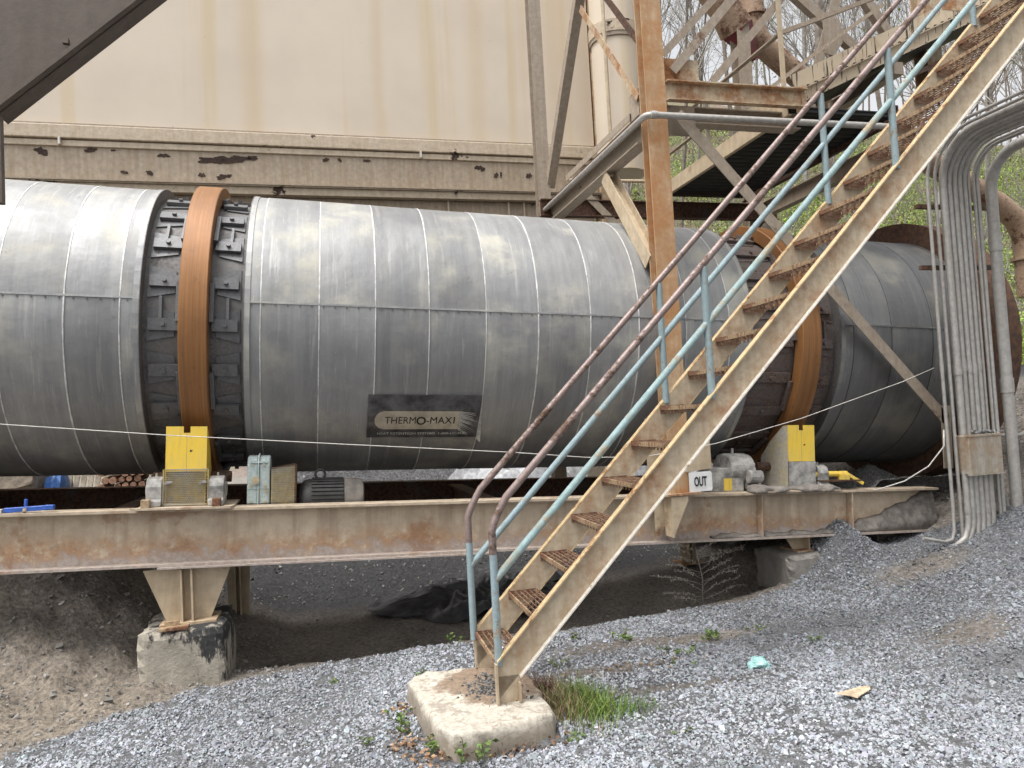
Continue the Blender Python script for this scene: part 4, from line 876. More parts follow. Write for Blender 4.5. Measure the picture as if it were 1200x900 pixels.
# ------------------------------------------------------------------ conduits
CB_ = thing('conduit_bank', 'bank of grey conduits dropping side by side into a rusty junction box', 'conduits', (6.05, 5.8, .5))
YC = 5.74
specs = [(5.735, .016, 'L'), (5.82, .016, 'D'), (5.915, .034, 0), (5.985, .026, 0), (6.05, .026, 0), (6.11, .026, 0), (6.17, .024, 0), (6.222, .014, 0), (6.285, .015, 'D'), (6.33, .02, 'D')]
for i, (x, r, kind) in enumerate(specs):
    zt = 4.20-.012*i; rb = .25+.035*(len(specs)-i)*.6; zb = 1.30
    dx = -.02
    if kind == 'L':
        low = [(x-.36, YC, .415), (x-.12, YC, .36), (x-.04, YC, .375), (x-.006, YC, .45), (x, YC, .7)]
    else: low = [(x, YC, zb if kind == 0 else .3)]
    pts = low+[(x, YC, 2.2), (x, YC, zt-rb)]+[(x, YC-rb*(1-math.cos(a)), zt-rb+rb*math.sin(a)) for a in np.linspace(.25, PI/2, 7)]+[(x+.1, 3.0, zt+.03), (x+.25, .2, zt+.06)]
    m = MB(); m.tube(pts, r, 10); c = obj('conduit', m, M['conduit'], CB_, smooth='auto')
    if r > .02 or kind == 'L': m = MB(); zc = 1.95-.02*(i % 3); m.tube([(x, YC, zc), (x, YC, zc+.10)], r*1.18, 10); obj('coupling', m, M['conduit'], c, smooth='auto')
for i, x in enumerate((5.88, 5.935, 5.99, 6.05, 6.11, 6.17)):
    r = .028; low = [(x-.22, YC-.02, .30), (x-.14, YC-.02, .325), (x-.05, YC-.02, .38), (x-.008, YC-.02, .48)] if i < 2 else [(x-.06, YC-.02, .28), (x-.015, YC-.02, .42)]
    m = MB(); m.tube(low+[(x, YC-.02, .55), (x, YC-.02, 1.0)], r, 10); c = obj('conduit', m, M['conduit'], CB_, smooth='auto')
    m = MB(); m.tube([(x, YC-.02, .60+.02*(i % 2)), (x, YC-.02, .66+.02*(i % 2))], r*1.15, 10); obj('coupling', m, M['conduit'], c, smooth='auto')
jb = MB(); jb.b2((5.86, 5.63, .97), (6.25, 5.80, 1.335)); jbo = obj('junction_box', jb, M['box'], CB_, bevel=.006)
m = MB(); m.b2((5.852, 5.622, 1.325), (6.258, 5.66, 1.343)).b2((5.852, 5.622, .962), (6.258, 5.66, .972)); obj('box_lid', m, M['box'], jbo)
for z in (2.95, 3.55): m = MB(); m.b2((5.70, 5.845, z), (6.66, 5.885, z+.04)); obj('strut', m, M['dark_steel'], CB_)
m = MB(); m.tube([(6.34, 5.78, 1.0), (6.335, 5.78, .90), (6.36, 5.78, .78), (6.42, 5.78, .72), (6.43, 5.78, .5)], .016, 8); obj('flex_conduit', m, M['conduit'], CB_, smooth='auto')
m = MB(); m.tube([(6.33, 5.80, 1.0), (6.33, 5.80, .45)], .028, 10); obj('conduit', m, M['conduit'], CB_, smooth='auto')
BC = thing('large_conduit', 'thickest grey conduit, rightmost of the vertical bank', 'conduit', (6.47, 5.7, .4))
rb = .35; pts = [(6.47, 5.72, .35), (6.47, 5.72, 2.2), (6.47, 5.72, 4.05-rb)]+[(6.47, 5.72-rb*(1-math.cos(a)), 4.05-rb+rb*math.sin(a)) for a in np.linspace(.2, PI/2, 8)]+[(6.62, 3.0, 4.06), (6.8, .2, 4.08)]
m = MB(); m.tube(pts, .052, 14); obj('pipe', m, M['conduit'], BC, smooth='auto')
for z in (1.72, 3.1): m = MB(); m.tube([(6.47, 5.72, z), (6.47, 5.72, z+.14)], .060, 14); obj('coupling', m, M['conduit'], BC, smooth='auto')
xs = rng.uniform(6.0, 6.23, 160); ys = rng.uniform(5.65, 5.79, 160); sz = rng.uniform(.008, .03, 160)
rocks('box_grit', np.stack([xs, ys, 1.345+sz*.3+.02*rng.uniform(0, 1, 160)], -1), sz, np.clip(rng.normal(.22, .08, 160), .05, .5)[:, None]*np.ones(3))

# ------------------------------------------------------------------ filter house behind the drum
HW = thing('filter_house', 'huge cream sheet-metal housing filling the background behind the drum', 'industrial housing', (-2, 11, 4.9))
XR = 4.50
m = MB(); m.b2((-9, 11.02, 6.02), (XR, 14.5, 10.2)); obj('side_panel', m, M['wall'], HW)
m = MB(); m.b2((-9, 10.93, 5.80), (XR+.02, 11.6, 5.985)); obj('ledge', m, M['wall_trim'], HW, bevel=.01)
m = MB(); m.b2((-9, 10.97, 5.985), (XR+.01, 11.6, 6.019)); obj('ledge_seal', m, M['bracing'], HW)
m = MB(); m.b2((-9, 10.96, 5.70), (XR+.02, 11.6, 5.782)).b2((-9, 10.995, 5.782), (XR, 11.5, 5.80)); obj('ledge', m, M['wall_trim'], HW, bevel=.006)
m = MB(); m.prof((-9, 11.0, 5.45), (XR+.02, 11.0, 5.45), [(-.0, -.24), (.14, -.24), (.14, -.222), (.014, -.222), (.014, .25), (0, .25)]); obj('channel_web', m, M['wall_channel'], HW)
m = MB(); m.b2((-9, 10.88, 5.195), (XR+.02, 11.3, 5.208)).b2((-9, 10.92, 5.09), (XR, 11.3, 5.19)); obj('channel_flange', m, M['wall_trim'], HW)
m = MB(); m.b2((-9, 11.05, 4.55), (XR-.05, 14.3, 5.08)); obj('lower_panel', m, M['wall_channel'], HW)
for x in (-1.9, 2.05, 3.0, 3.25, 3.5): m = MB(); m.b2((x, 10.99, 4.56), (x+.02, 11.05, 5.08)); obj('rib', m, M['wall_trim'], HW)
for x in (-3.2, 1.65, -1.05+6.2): m = MB(); m.b2((x, 10.90, 5.705), (x+.025, 10.955, 5.80)); obj('joint_plate', m, M['white_edge'], HW)
def scab(cx, cz, w, h, y=10.983):
    n = 34; m = MB(); pts = []; ph = random.uniform(0, 6)
    for k in range(n):
        a = 2*PI*k/n; r = .85+.22*math.sin(2*a+ph)+.14*math.sin(5*a+2*ph)+random.uniform(-.12, .12); pts.append((cx+w/2*r*math.cos(a), y, cz+h/2*r*math.sin(a)))
    m.poly(pts, .006); return obj('peeled_patch', m, M['scab'], HW)
for px, pz, w, h in ((-3.42, 5.62, .17, .13), (-2.83, 5.66, .19, .06), (-2.55, 5.67, .06, .03), (-1.92, 5.62, .15, .08), (-1.24, 5.58, .50, .14), (-.98, 5.60, .40, .12), (-.75, 5.63, .2, .06), (-2.42, 5.37, .1, .05), (-2.1, 5.37, .11, .06), (-1.43, 5.36, .09, .09), (-1.17, 5.34, .16, .08), (-1.07, 5.36, .1, .05), (.27, 5.64, .1, .06), (.47, 5.645, .07, .05), (.86, 5.65, .1, .05), (2.56, 5.60, .13, .1), (2.62, 5.58, .1, .06), (2.83, 5.49, .07, .1), (2.91, 5.50, .05, .09), (3.36, 5.5, .09, .1)):
    scab(px, pz, w, h)
m = MB(); m.b2((XR+.03, 10.9, 4.6), (XR+.28, 11.2, 10.2)); obj('corner_post', m, M['beige_rusty'], HW)
for x in (-8, -4.2, 4.3):
    m = MB(); m.prof((x, 11.4, -.3), (x, 11.4, 4.55), I_(.3, .3, .02, .012), (0, 1, 0)); obj('house_leg', m, M['bracing'], HW)
for x in (-6, -2, 2):                                   # hoppers under the house
    m = MB(); a = [(x-1.9, 11.2, 4.55), (x+1.9, 11.2, 4.55), (x+1.9, 14.2, 4.55), (x-1.9, 14.2, 4.55)]; b = [(x-.3, 12.4, 2.2), (x+.3, 12.4, 2.2), (x+.3, 13, 2.2), (x-.3, 13, 2.2)]
    m.add(a+b, [(0, 1, 5, 4), (1, 2, 6, 5), (2, 3, 7, 6), (3, 0, 4, 7), (4, 5, 6, 7)]); obj('hopper', m, M['wall_channel'], HW)
VD = thing('vertical_duct', 'cream round duct hanging beside the corner of the big housing', 'duct', (4.55, 10.2, 5.1))
m = MB(); m.tube([(4.62, 10.25, 5.30), (4.62, 10.25, 7.25), (4.62, 10.25, 10)], .36, 40); obj('pipe', m, M['wall'], VD, smooth='auto')
m = MB(); m.tube([(4.62, 10.25, 7.36), (4.62, 10.25, 7.54)], .395, 40); obj('collar', m, M['wall_trim'], VD, smooth='auto')
m = MB(); m.tube([(4.62, 10.25, 7.30), (4.62, 10.25, 7.36)], .385, 40); obj('collar_joint', m, M['bracing'], VD, smooth='auto')
m = MB(); m.tube([(4.30, 9.88, 4.6), (4.30, 9.88, 10)], .03, 8); obj('downpipe', m, M['beige'], VD, smooth='auto')
# girder of a neighbouring chute close overhead at left
TG_ = thing('overhead_girder', 'dark steel girder slanting across the upper left corner', 'steel girder', (-1.06, 3, 2.9))
m = MB(); gd = (Vector((-.576, 3, 3.407))-Vector((-1.064, 3, 2.95))).normalized(); nn = Vector((-gd.z, 0, gd.x))
a = Vector((-1.074, 3.0, 2.94)); b = a+gd*3.2
m.poly([a, b, b+nn*.9, a+nn*.9+gd*.1], -.012); obj('web', m, M['dark_girder'] if 'dark_girder' in M else M['bracing'], TG_)
m = MB(); m.poly([a+Vector((0, -.03, 0)), b+Vector((0, -.03, 0)), b+Vector((0, .10, 0)), a+Vector((0, .10, 0))], .014); obj('bottom_flange', m, M['dark_girder'], TG_)
m = MB(); p = a+gd*.36+nn*.04; m.box((p.x, 2.98, p.z), (.02, .02, .02)); obj('bolt', m, M['dark_girder'], TG_)
m = MB(); m.b2((-1.10, 3.02, 2.62), (-1.071, 3.05, 2.95)); obj('hanger', m, M['dark_girder'], TG_)

# ------------------------------------------------------------------ sign, ropes and odds and ends
sg = thing('sign', 'small white sign reading OUT, hung beside the column bracket', 'sign', (3.29, 6.04, .98))
m = MB(); o_ = [(3.185, .985), (3.40, .985), (3.412, 1.0), (3.412, 1.145), (3.40, 1.16), (3.185, 1.16)]; m.poly([(x, 6.04, z) for x, z in o_], -.004); obj('board', m, M['white_sign'], sg)
me = text_mesh('OUT', .0005, .028); xs_ = [v.co.x for v in me.vertices]; x0, wd = min(xs_), max(xs_)-min(xs_)
for v in me.vertices: v.co = Vector((3.232+(v.co.x-x0)*.125/wd, 6.0345-v.co.z, 1.035+v.co.y*.118))
me.update(); me.materials.clear(); obj('lettering', me, M['ink'], sg)
bk = thing('sign_bracket', 'beige steel box bracket hanging behind the stair just above the OUT sign', 'bracket', (3.3, 6.1, 1.17))
m = MB(); m.poly([(3.165, 6.04, 1.165), (3.415, 6.04, 1.185), (3.415, 6.04, 1.56), (3.165, 6.04, 1.56)], -.012); obj('face_plate', m, M['beige'], bk)
m = MB(); m.b2((3.165, 6.052, 1.17), (3.18, 6.12, 1.56)).b2((3.40, 6.052, 1.19), (3.415, 6.12, 1.56)); obj('side_plate', m, M['beige'], bk)
m = MB(); m.poly([(2.88, 6.24, 1.0), (3.16, 6.24, 1.0), (3.16, 6.24, 1.5), (3.02, 6.24, 1.66), (2.88, 6.24, 1.66)], .012); obj('back_plate', m, M['beige'], bk)

def rope(name, pts, r, mat, label, cat): 
    m = MB(); m.tube(pts, r, 6); return recentre(tag(obj(name, m, M[mat], smooth=True), label, cat))
P = [(-3.4, 5.95, 2.06), (-2.157, 5.95, 1.887), (-1.084, 5.95, 1.747), (.2, 5.95, 1.60), (1.542, 5.95, 1.451), (2.2, 5.95, 1.365), (2.72, 5.95, 1.335), (3.415, 5.95, 1.407), (4.326, 5.95, 1.587), (5.492, 5.97, 1.88), (5.9, 6.0, 2.0)]
rope('rope', P, .0036, 'wire', 'thin pale rope strung along the front of the drum', 'rope')
rope('cord', [(5.15, 6.3, .80), (5.30, 6.15, .845), (5.45, 6.0, .92), (5.60, 5.85, 1.06), (5.70, 5.75, 1.25), (5.72, 5.76, 1.4)], (.0065), 'wire', 'pale cord hanging from the conduits to the dusty beam end', 'cord')
rope('cable', [(6.5, 5.9, 1.30), (6.9, 6.0, 1.28), (7.4, 6.2, 1.36), (8.0, 6.3, 1.6)], .02, 'conduit', 'grey cable looping away right of the large conduit', 'cable')

tl = thing('clamp_tool', 'blue plastic clamp tool lying on top of the beam at far left', 'hand tool', M=MD @ Matrix.Translation((-2.02, 6.26-O.y, ZT)))
m = MB(); m.bar((-.16, 0, .02), (.12, -.01, .035), .035, .035); m.b2((.11, -.03, .02), (.17, .015, .055)); m.tube([(-.02, 0, .04), (-.02, 0, .10)], .013, 8); obj('handle', m, M['blue_tool'], tl, True, bevel=.004)
m = MB(); m.tube([(-.02, -.03, .008), (-.02, -.018, .03)], .014, 8); obj('knob', m, M['dusty_yellow'], tl, True)
m = MB(); m.poly([(-.45, -.05, .002), (-.17, -.03, .002), (-.17, .02, .002), (-.45, .03, .002)], .028); obj('blade', m, M['white_edge'], tl, True)
def crumple(name, c, size, mat, label, cat, seed, amp=.35, sub=3):
    bm = bmesh.new(); bmesh.ops.create_icosphere(bm, subdivisions=sub, radius=1)
    r = random.Random(seed); ph = [(Vector([r.uniform(-6, 6) for _ in range(3)]), r.uniform(0, 6)) for _ in range(6)]
    for v in bm.verts:
        p = v.co.copy(); k = 1+sum(amp/6*1.6*math.sin(p.dot(f)+q) for f, q in ph); k = round(k*9)/9*.5+k*.5
        v.co = Vector((p.x*size[0]*k, p.y*size[1]*k, max(-.25, p.z)*size[2]*k))
    me = bpy.data.meshes.new(name); bm.to_mesh(me); bm.free(); me.materials.append(M[mat])
    o = bpy.data.objects.new(name, me); C.objects.link(o); o.location = c; return tag(o, label, cat)
zz = g1(2.92, 4.70)
crumple('crumpled_wrapper', (2.92, 4.70, zz+.02), (.075, .06, .05), 'teal_trash', 'crumpled teal plastic wrapper lying on the gravel', 'litter', 3)
def sheet(name, poly, z, th, mat, label, cat, seed):
    r = random.Random(seed); m = MB(); m.poly([(x, y, z+r.uniform(-.006, .012)) for x, y in poly], th); return recentre(tag(obj(name, m, M[mat]), label, cat))
zz = g1(3.12, 3.98)+.028
sheet('cardboard_scrap', [(3.0, 3.99), (3.05, 3.94), (3.10, 3.92), (3.16, 3.955), (3.24, 3.975), (3.27, 4.02), (3.22, 4.035), (3.12, 4.03), (3.06, 4.01)], zz, .006, 'paper', 'torn flat piece of tan cardboard lying on the gravel', 'litter', 2)
sheet('cardboard_scrap', [(-2.0, 4.62), (-1.94, 4.60), (-1.93, 4.65), (-1.98, 4.66)], g1(-1.97, 4.63)+.03, .004, 'wood', 'small scrap of pale card on the gravel at lower left', 'litter', 3) if False else None

def cloth(name, cx, cy, lx, ly, hgt, mat, label, cat, seed, nx=220, ny=130, lobes=None):
    r = np.random.default_rng(seed); u = np.linspace(-1, 1, nx); v = np.linspace(-1, 1, ny); U, V = np.meshgrid(u, v)
    rr = 1+.16*np.sin(3*np.arctan2(V, U)+seed)+.10*np.sin(7*np.arctan2(V, U)+2*seed); X = cx+U*lx*rr; Y = cy+V*ly*rr
    Z = np.zeros_like(U)
    for q in range(24):
        fr = r.uniform(2, 5) if q < 6 else (r.uniform(6, 14) if q < 15 else r.uniform(14, 30)); th = r.uniform(0, PI); ph = r.uniform(0, 6)
        Z += (1-np.abs(np.sin(fr*(U*np.cos(th)+V*np.sin(th))+ph+.9*np.sin(3*V+q)+.7*np.sin(2.3*U-q))))**1.4*(.8 if q < 6 else (.5 if q < 15 else .2))/6
    d = np.clip(1-(U**2+V**2)*.85, 0, 1)**.6; Z = gz(X, Y)+.015+hgt*d*(.22+.95*Z); ii = np.arange(nx*ny).reshape(ny, nx)
    Fq = np.stack([ii[:-1, :-1], ii[:-1, 1:], ii[1:, 1:], ii[1:, :-1]], -1).reshape(-1, 4)
    keep = ((U**2+V**2) < 1.35)[:-1, :-1].ravel(); me = npmesh(name, np.stack([X, Y, Z], -1).reshape(-1, 3), Fq[keep], mat, smooth=True)
    o = bpy.data.objects.new(name, me); C.objects.link(o); so_ = o.modifiers.new('thickness', 'SOLIDIFY'); so_.thickness = .006
    return recentre(tag(o, label, cat))
cloth('plastic_sheet', 1.8, 8.75, 1.1, .85, .30, M['black_tarp'], 'crumpled black plastic sheet on the dirt under the drum', 'plastic sheet', 5)
cloth('tarpaulin', 4.0, 12.2, 2.2, .9, 1.35, M['silver_tarp'], 'crumpled silver tarpaulin heaped behind the drum frame', 'tarpaulin', 8)
# stored things seen in the gap under the left of the drum
def base(x, y): return g1(x, y)
zb = base(-3.6, 11.2)
def pallet_stack(x, y, zb, n, label):
    t = thing('pallet_stack', label, 'pallets', (x, y, zb))
    for k in range(n):
        z = zb+k*.14
        for j in range(7): m = MB(); yy = y-.5+j*.155; m.b2((x-.55, yy, z+.11), (x+.55, yy+.10, z+.132)); obj('plank', m, M['wood'], t)
        for xx in (-.5, 0, .42): m = MB(); m.b2((x+xx, y-.5, z+.0), (x+xx+.08, y+.5, z+.108)); obj('bearer', m, M['wood'], t)
    return t
pallet_stack(-4.62, 11.0, zb, 10, 'stack of weathered wooden pallets under the left of the drum')
bxs = thing('timber_crate', 'pale timber crate beside the pallets behind the frame', 'crate', (-3.7, 11, zb))
for k in range(5): m = MB(); m.b2((-3.95, 10.6, zb+k*.28), (-3.50, 11.4, zb+k*.28+.262)); obj('plank', m, M['wood'], bxs)
m = MB(); m.bar((-3.95, 10.585, zb+.80), (-3.5, 10.585, zb+.93), .03, .05, (0, 1, 0)); obj('brace', m, M['wood'], bxs)
crumple('tarp_bundle', (-3.32, 11.0, base(-3.3, 11)+.5), (.15, .3, .62), 'blue_tarp', 'blue tarp bundle standing beside the timber crate', 'tarp', 12)
pn = thing('pallet', 'single wooden pallet leaning upright beside the blue tarp', 'pallet', (-3.0, 11, zb))
for k in range(5): m = MB(); x = -3.26+k*.085; m.bar((x, 10.8, zb+.2), (x+.06, 11.3, zb+1.38), .06, .02, (0, 1, 0)); obj('plank', m, M['wood'], pn)
wp = thing('firewood_pile', 'stacked firewood pile with reddish cut ends under the drum', 'firewood', (-2.6, 11, zb))
rr = random.Random(4)
for j in range(15):
    for i in range(7):
        if rr.random() < .12: continue
        x = -2.80+i*.098+(.049 if j % 2 else 0); z = zb+.08+j*.088+rr.uniform(-.01, .01); r = rr.uniform(.036, .05)
        m = MB(); m.tube([(x, 10.9+rr.uniform(-.06, .06), z), (x, 11.4, z)], r, 7); obj('log', m, M['firewood'], wp)
crumple('tyre_heap', (-1.85, 10.8, base(-1.85, 10.8)+.35), (.35, .3, .52), 'motor', 'dark rounded scrap heap right of the firewood pile', 'scrap', 21)
# pale gravel stockpile beyond the frame
xs = rng.uniform(-1.5, 6.5, 5200); ys = rng.uniform(12.3, 16, 5200)
m = MB(); ux = np.linspace(-1.6, 7, 60); uy = np.linspace(12.2, 17, 30); UX, UY = np.meshgrid(ux, uy)
def pile_h(x, y): return 1.75*sst(12.2, 14.4, y)*sst(-1.6, -.2, x)*sst(7.2, 5.5, x)+.06*hnoise(x*2, y*2)
ZZ = gz(UX, UY)-.08+pile_h(UX, UY); ii = np.arange(1800).reshape(30, 60)
me = npmesh('gravel_stockpile', np.stack([UX, UY, ZZ], -1).reshape(-1, 3), np.stack([ii[:-1, :-1], ii[:-1, 1:], ii[1:, 1:], ii[1:, :-1]], -1).reshape(-1, 4), M['ground'], np.full((1800, 3), .42), True)
o = bpy.data.objects.new('gravel_stockpile', me); C.objects.link(o); o['kind'] = 'stuff'
sz = rng.uniform(.03, .07, 5200); br = np.clip(rng.normal(.5, .13, 5200), .2, .8)
rocks('stockpile_stones', np.stack([xs, ys, gz(xs, ys)-.08+pile_h(xs, ys)], -1), sz, br[:, None]*np.array([1, 1, 1.03]))
# fine dark aggregate spilt round the right end of the frame
ux = np.linspace(4.9, 8.0, 70); uy = np.linspace(6.42, 9.6, 60); UX, UY = np.meshgrid(ux, uy)
def spill(x, y):
    a = 1.0-.62*np.hypot((x-6.02)*1.0, (y-7.15)*1.0); b = .72-.8*np.abs(x-6.9)-.25*np.abs(y-7.0); c = .90*sst(4.85, 5.6, x)*sst(7.2, 6.45, y)-.02*(x-5.5)
    return np.maximum(np.maximum(a, b), c)+.012*hnoise(x*6, y*6)
ZZ = np.maximum(spill(UX, UY), gz(UX, UY)-.05); ii = np.arange(4200).reshape(60, 70)
me = npmesh('spilt_aggregate', np.stack([UX, UY, ZZ], -1).reshape(-1, 3), np.stack([ii[:-1, :-1], ii[:-1, 1:], ii[1:, 1:], ii[1:, :-1]], -1).reshape(-1, 4), M['ground'], np.full((4200, 3), .17)*np.array([1.02, 1, .96]), True)
o = bpy.data.objects.new('spilt_aggregate', me); C.objects.link(o); o['kind'] = 'stuff'
xs = rng.uniform(5.0, 7.6, 9000); ys = rng.uniform(6.45, 8.2, 9000); zz = spill(xs, ys); k = zz > gz(xs, ys)-.02; xs, ys, zz = xs[k], ys[k], zz[k]
sz = rng.uniform(.006, .02, len(xs)); br = np.clip(rng.normal(.17, .06, len(xs)), .04, .4)
rocks('spilt_grit', np.stack([xs, ys, zz+sz*.15], -1), sz, br[:, None]*np.array([1, .99, .97]))

m = MB(); n = 40; rr = random.Random(9)
prv = None
for i in range(n+1):
    s_ = 3.6+2.52*i/n; h = .03+.40*max(0, (s_-4.7)/1.4)**1.7+.012*math.sin(s_*17)+.01*math.sin(s_*41); h = min(h, .39); b_ = ZB+.021; y0, yw = 6.20-O.y, 6.292-O.y
    ring = [(s_, y0+.012, b_), (s_, y0+.02+.02*math.sin(s_*23), b_+h*.30), (s_, yw-.03, b_+h*.85), (s_, yw, b_+h), (s_, yw, b_)]
    m.v += [tuple(MD @ Vector(q)) for q in ring]
    if i: k = 5*i; m.f += [(k-5+j, k-5+(j+1) % 5, k+(j+1) % 5, k+j) for j in range(5)]
o = obj('beam_dirt', m, M['beam_dirt'], smooth=True); o['kind'] = 'stuff'
# ------------------------------------------------------------------ weeds, grass, dead twigs and leaves
def leaves(name, pts, dirs, size, cols, mat, wid=.5):
    """one bent leaf (two quads) per point"""
    P = np.asarray(pts); D = np.asarray(dirs); D = D/np.linalg.norm(D, axis=1)[:, None]; n = len(P)
    A = rng.normal(0, 1, (n, 3)); W = np.cross(D, A); W /= np.linalg.norm(W, axis=1)[:, None]; N = np.cross(W, D); s = np.asarray(size)[:, None]
    V = np.stack([P, P+D*s*.5+W*s*wid/2+N*s*.08, P+D*s-N*s*.05, P+D*s*.5-W*s*wid/2+N*s*.08], 1).reshape(-1, 3)
    Fq = (np.array([[0, 1, 2, 3]])[None]+4*np.arange(n)[:, None, None]).reshape(-1, 4)
    return npmesh(name, V, Fq, mat, np.repeat(np.clip(cols, .004, 1), 4, 0))
def green(n, a=(.10, .17, .035), sd_=.3): return np.array(a)*(1+rng.normal(0, sd_, (n, 1)))*(1+rng.normal(0, .08, (n, 3)))
def weed(x, y, h, n, label, leaf=.03, spread=.06, a=(.10, .17, .04)):
    z = g1(x, y); t = thing('weed', label, 'weed', (x, y, z), group='weeds in the gravel'); mm = MB(); pts = []; ds = []
    for k in range(max(3, n//7)):
        dx, dy = rng.normal(0, spread, 2)*.6; hh = h*rng.uniform(.5, 1); bx, by = rng.normal(0, spread*.45, 2)
        mm.tube([(x+bx, y+by, z-.02), (x+bx+dx*.4, y+by+dy*.4, z+hh*.6), (x+bx+dx, y+by+dy, z+hh)], .0022, 4)
        for _ in range(7):
            q = rng.uniform(.15, 1); pts.append((x+bx+dx*q, y+by+dy*q, z+hh*q)); d = rng.normal(0, 1, 3); d[2] = abs(d[2])*.5; ds.append(d)
    obj('stem', mm, M['weedstem'], t); me = leaves('foliage', pts, ds, rng.uniform(.6, 1.3, len(pts))*leaf, green(len(pts), a), M['leafmat'], .6)
    obj('foliage', me, M['leafmat'], t); return t
M['weedstem'] = plain('weed_stem', (.13, .15, .06), .3, 10, .8)
for x, y, h, n, lf, sp, lab in ((.47, 4.62, .13, 40, .035, .07, 'leafy weed against the left edge of the concrete pad'), (.63, 5.38, .14, 28, .04, .05, 'upright weed at the back corner of the concrete pad'), (.42, 4.86, .09, 30, .03, .06, 'low weed left of the concrete pad beside brown leaves'),
        (.80, 4.06, .12, 36, .035, .06, 'tufty weed at the front of the concrete pad'), (.70, 4.13, .14, 16, .03, .03, 'single stem weed rising before the pad front'), (.20, 4.55, .06, 16, .025, .03, 'tiny weed in the gravel left of the pad'),
        (1.00, 6.15, .10, 30, .035, .05, 'weed beside the dirt edge left of the rails'), (.02, 5.75, .05, 14, .025, .03, 'small weed on the left gravel by the dirt edge'), (2.32, 5.62, .08, 44, .035, .12, 'spreading weed on the dirt patch behind the stair'),
        (2.55, 5.20, .06, 40, .035, .12, 'flat leafy weed in the gravel right of the stair'), (2.95, 5.42, .09, 50, .04, .13, 'broad weed patch near the teal wrapper'), (3.3, 5.38, .07, 24, .03, .07, 'weed in the gravel behind the teal wrapper'), (2.45, 4.95, .04, 22, .022, .08, 'mat of small weeds between two gravel patches'),
        (1.65, 5.25, .07, 22, .03, .05, 'weed in the shade of the stair stringer'), (-1.42, 4.35, .04, 18, .03, .03, 'bright yellow-green weed at the lower left corner'), (2.0, 5.9, .07, 22, .03, .06, 'weed near the dirt edge right of the stair'), (3.55, 4.9, .05, 16, .025, .05, 'small dark weed right of the teal wrapper'), (1.36, 4.12, .06, 30, .028, .06, 'ragged weed at the right front corner of the pad'), (2.0, 4.02, .04, 20, .02, .09, 'thin weeds in the gravel before the grass tuft'), (1.52, 4.62, .12, 90, .03, .10, 'bushy broad-leaved weed inside the grass tuft'), (1.66, 4.44, .09, 60, .026, .09, 'small-leaved weed at the right edge of the grass tuft'), (.55, 4.32, .10, 30, .035, .05, 'weed among brown leaves at the left front of the pad')):
    weed(x, y, h, n, lab, lf, sp, (.20, .26, .03) if 'yellow' in lab else (.11, .165, .04))
# grass tuft with dead stalks by the foot of the stair
def grass(name, cx, cy, sx, sy, n, h, colr, label, cat):
    x = rng.normal(cx, sx, n); y = rng.normal(cy, sy, n); z = gz(x, y)-.01; hh = h*rng.uniform(.4, 1.2, n); a = rng.uniform(0, 2*PI, n); ln = hh*rng.uniform(.2, .9, n)
    wv = np.stack([-np.sin(a), np.cos(a), 0*a], -1)*.0022; B = np.stack([x, y, z], -1); T = B+np.stack([np.cos(a)*ln, np.sin(a)*ln, hh], -1); Mi = B+np.stack([np.cos(a)*ln*.3, np.sin(a)*ln*.3, hh*.6], -1)
    V = np.stack([B-wv, B+wv, Mi+wv*.8, Mi-wv*.8, T+wv*.1, T-wv*.1], 1).reshape(-1, 3); Fq = (np.array([[0, 1, 2, 3], [3, 2, 4, 5]])[None]+6*np.arange(n)[:, None, None]).reshape(-1, 4)
    o = bpy.data.objects.new(name, npmesh(name, V, Fq, M['leafmat'], np.repeat(np.clip(colr(n), .005, 1), 6, 0))); C.objects.link(o); return recentre(tag(o, label, cat))
grass('grass_tuft', 1.55, 4.52, .10, .15, 1500, .12, lambda n: green(n, (.13, .20, .035)), 'bright green grass tuft beside the right edge of the concrete pad', 'grass')
grass('grass_tuft', 1.72, 4.38, .12, .08, 420, .07, lambda n: green(n, (.11, .19, .03)), 'lower green grass patch spilling right on to the gravel', 'grass')
grass('dead_grass', 1.42, 4.56, .10, .13, 900, .12, lambda n: np.array([.26, .18, .11])*(1+rng.normal(0, .3, (n, 1))), 'dry straw-coloured grass between pad and green tuft', 'dead grass')
grass('dead_grass', 1.36, 4.85, .07, .10, 700, .13, lambda n: np.array([.10, .055, .035])*(1+rng.normal(0, .3, (n, 1))), 'dark brown dead weeds at the back right of the pad', 'dead grass')
def litter(cx, cy, sx, sy, n, a=(.26, .16, .09)):
    x = rng.normal(cx, sx, n); y = rng.normal(cy, sy, n); d = rng.normal(0, 1, (n, 3)); d[:, 2] *= .35
    return np.stack([x, y, gz(x, y)+rng.uniform(.005, .04, n)], -1), d, rng.uniform(.018, .042, n), np.array(a)*(1+rng.normal(0, .4, (n, 1)))
A = [litter(.44, 4.44, .07, .10, 90), litter(.55, 4.20, .07, .05, 60), litter(1.05, 4.12, .15, .03, 60, (.13, .08, .05)), litter(1.42, 4.75, .06, .16, 90, (.14, .075, .05)), litter(2.2, 5.05, .3, .05, 70, (.2, .14, .09)), litter(.46, 4.95, .03, .05, 30, (.34, .22, .13))]
me = leaves('dead_leaves', *(np.concatenate([q[i] for q in A]) for i in range(4)), M['leafmat'], .7); o = bpy.data.objects.new('dead_leaves', me); C.objects.link(o); o['kind'] = 'stuff'
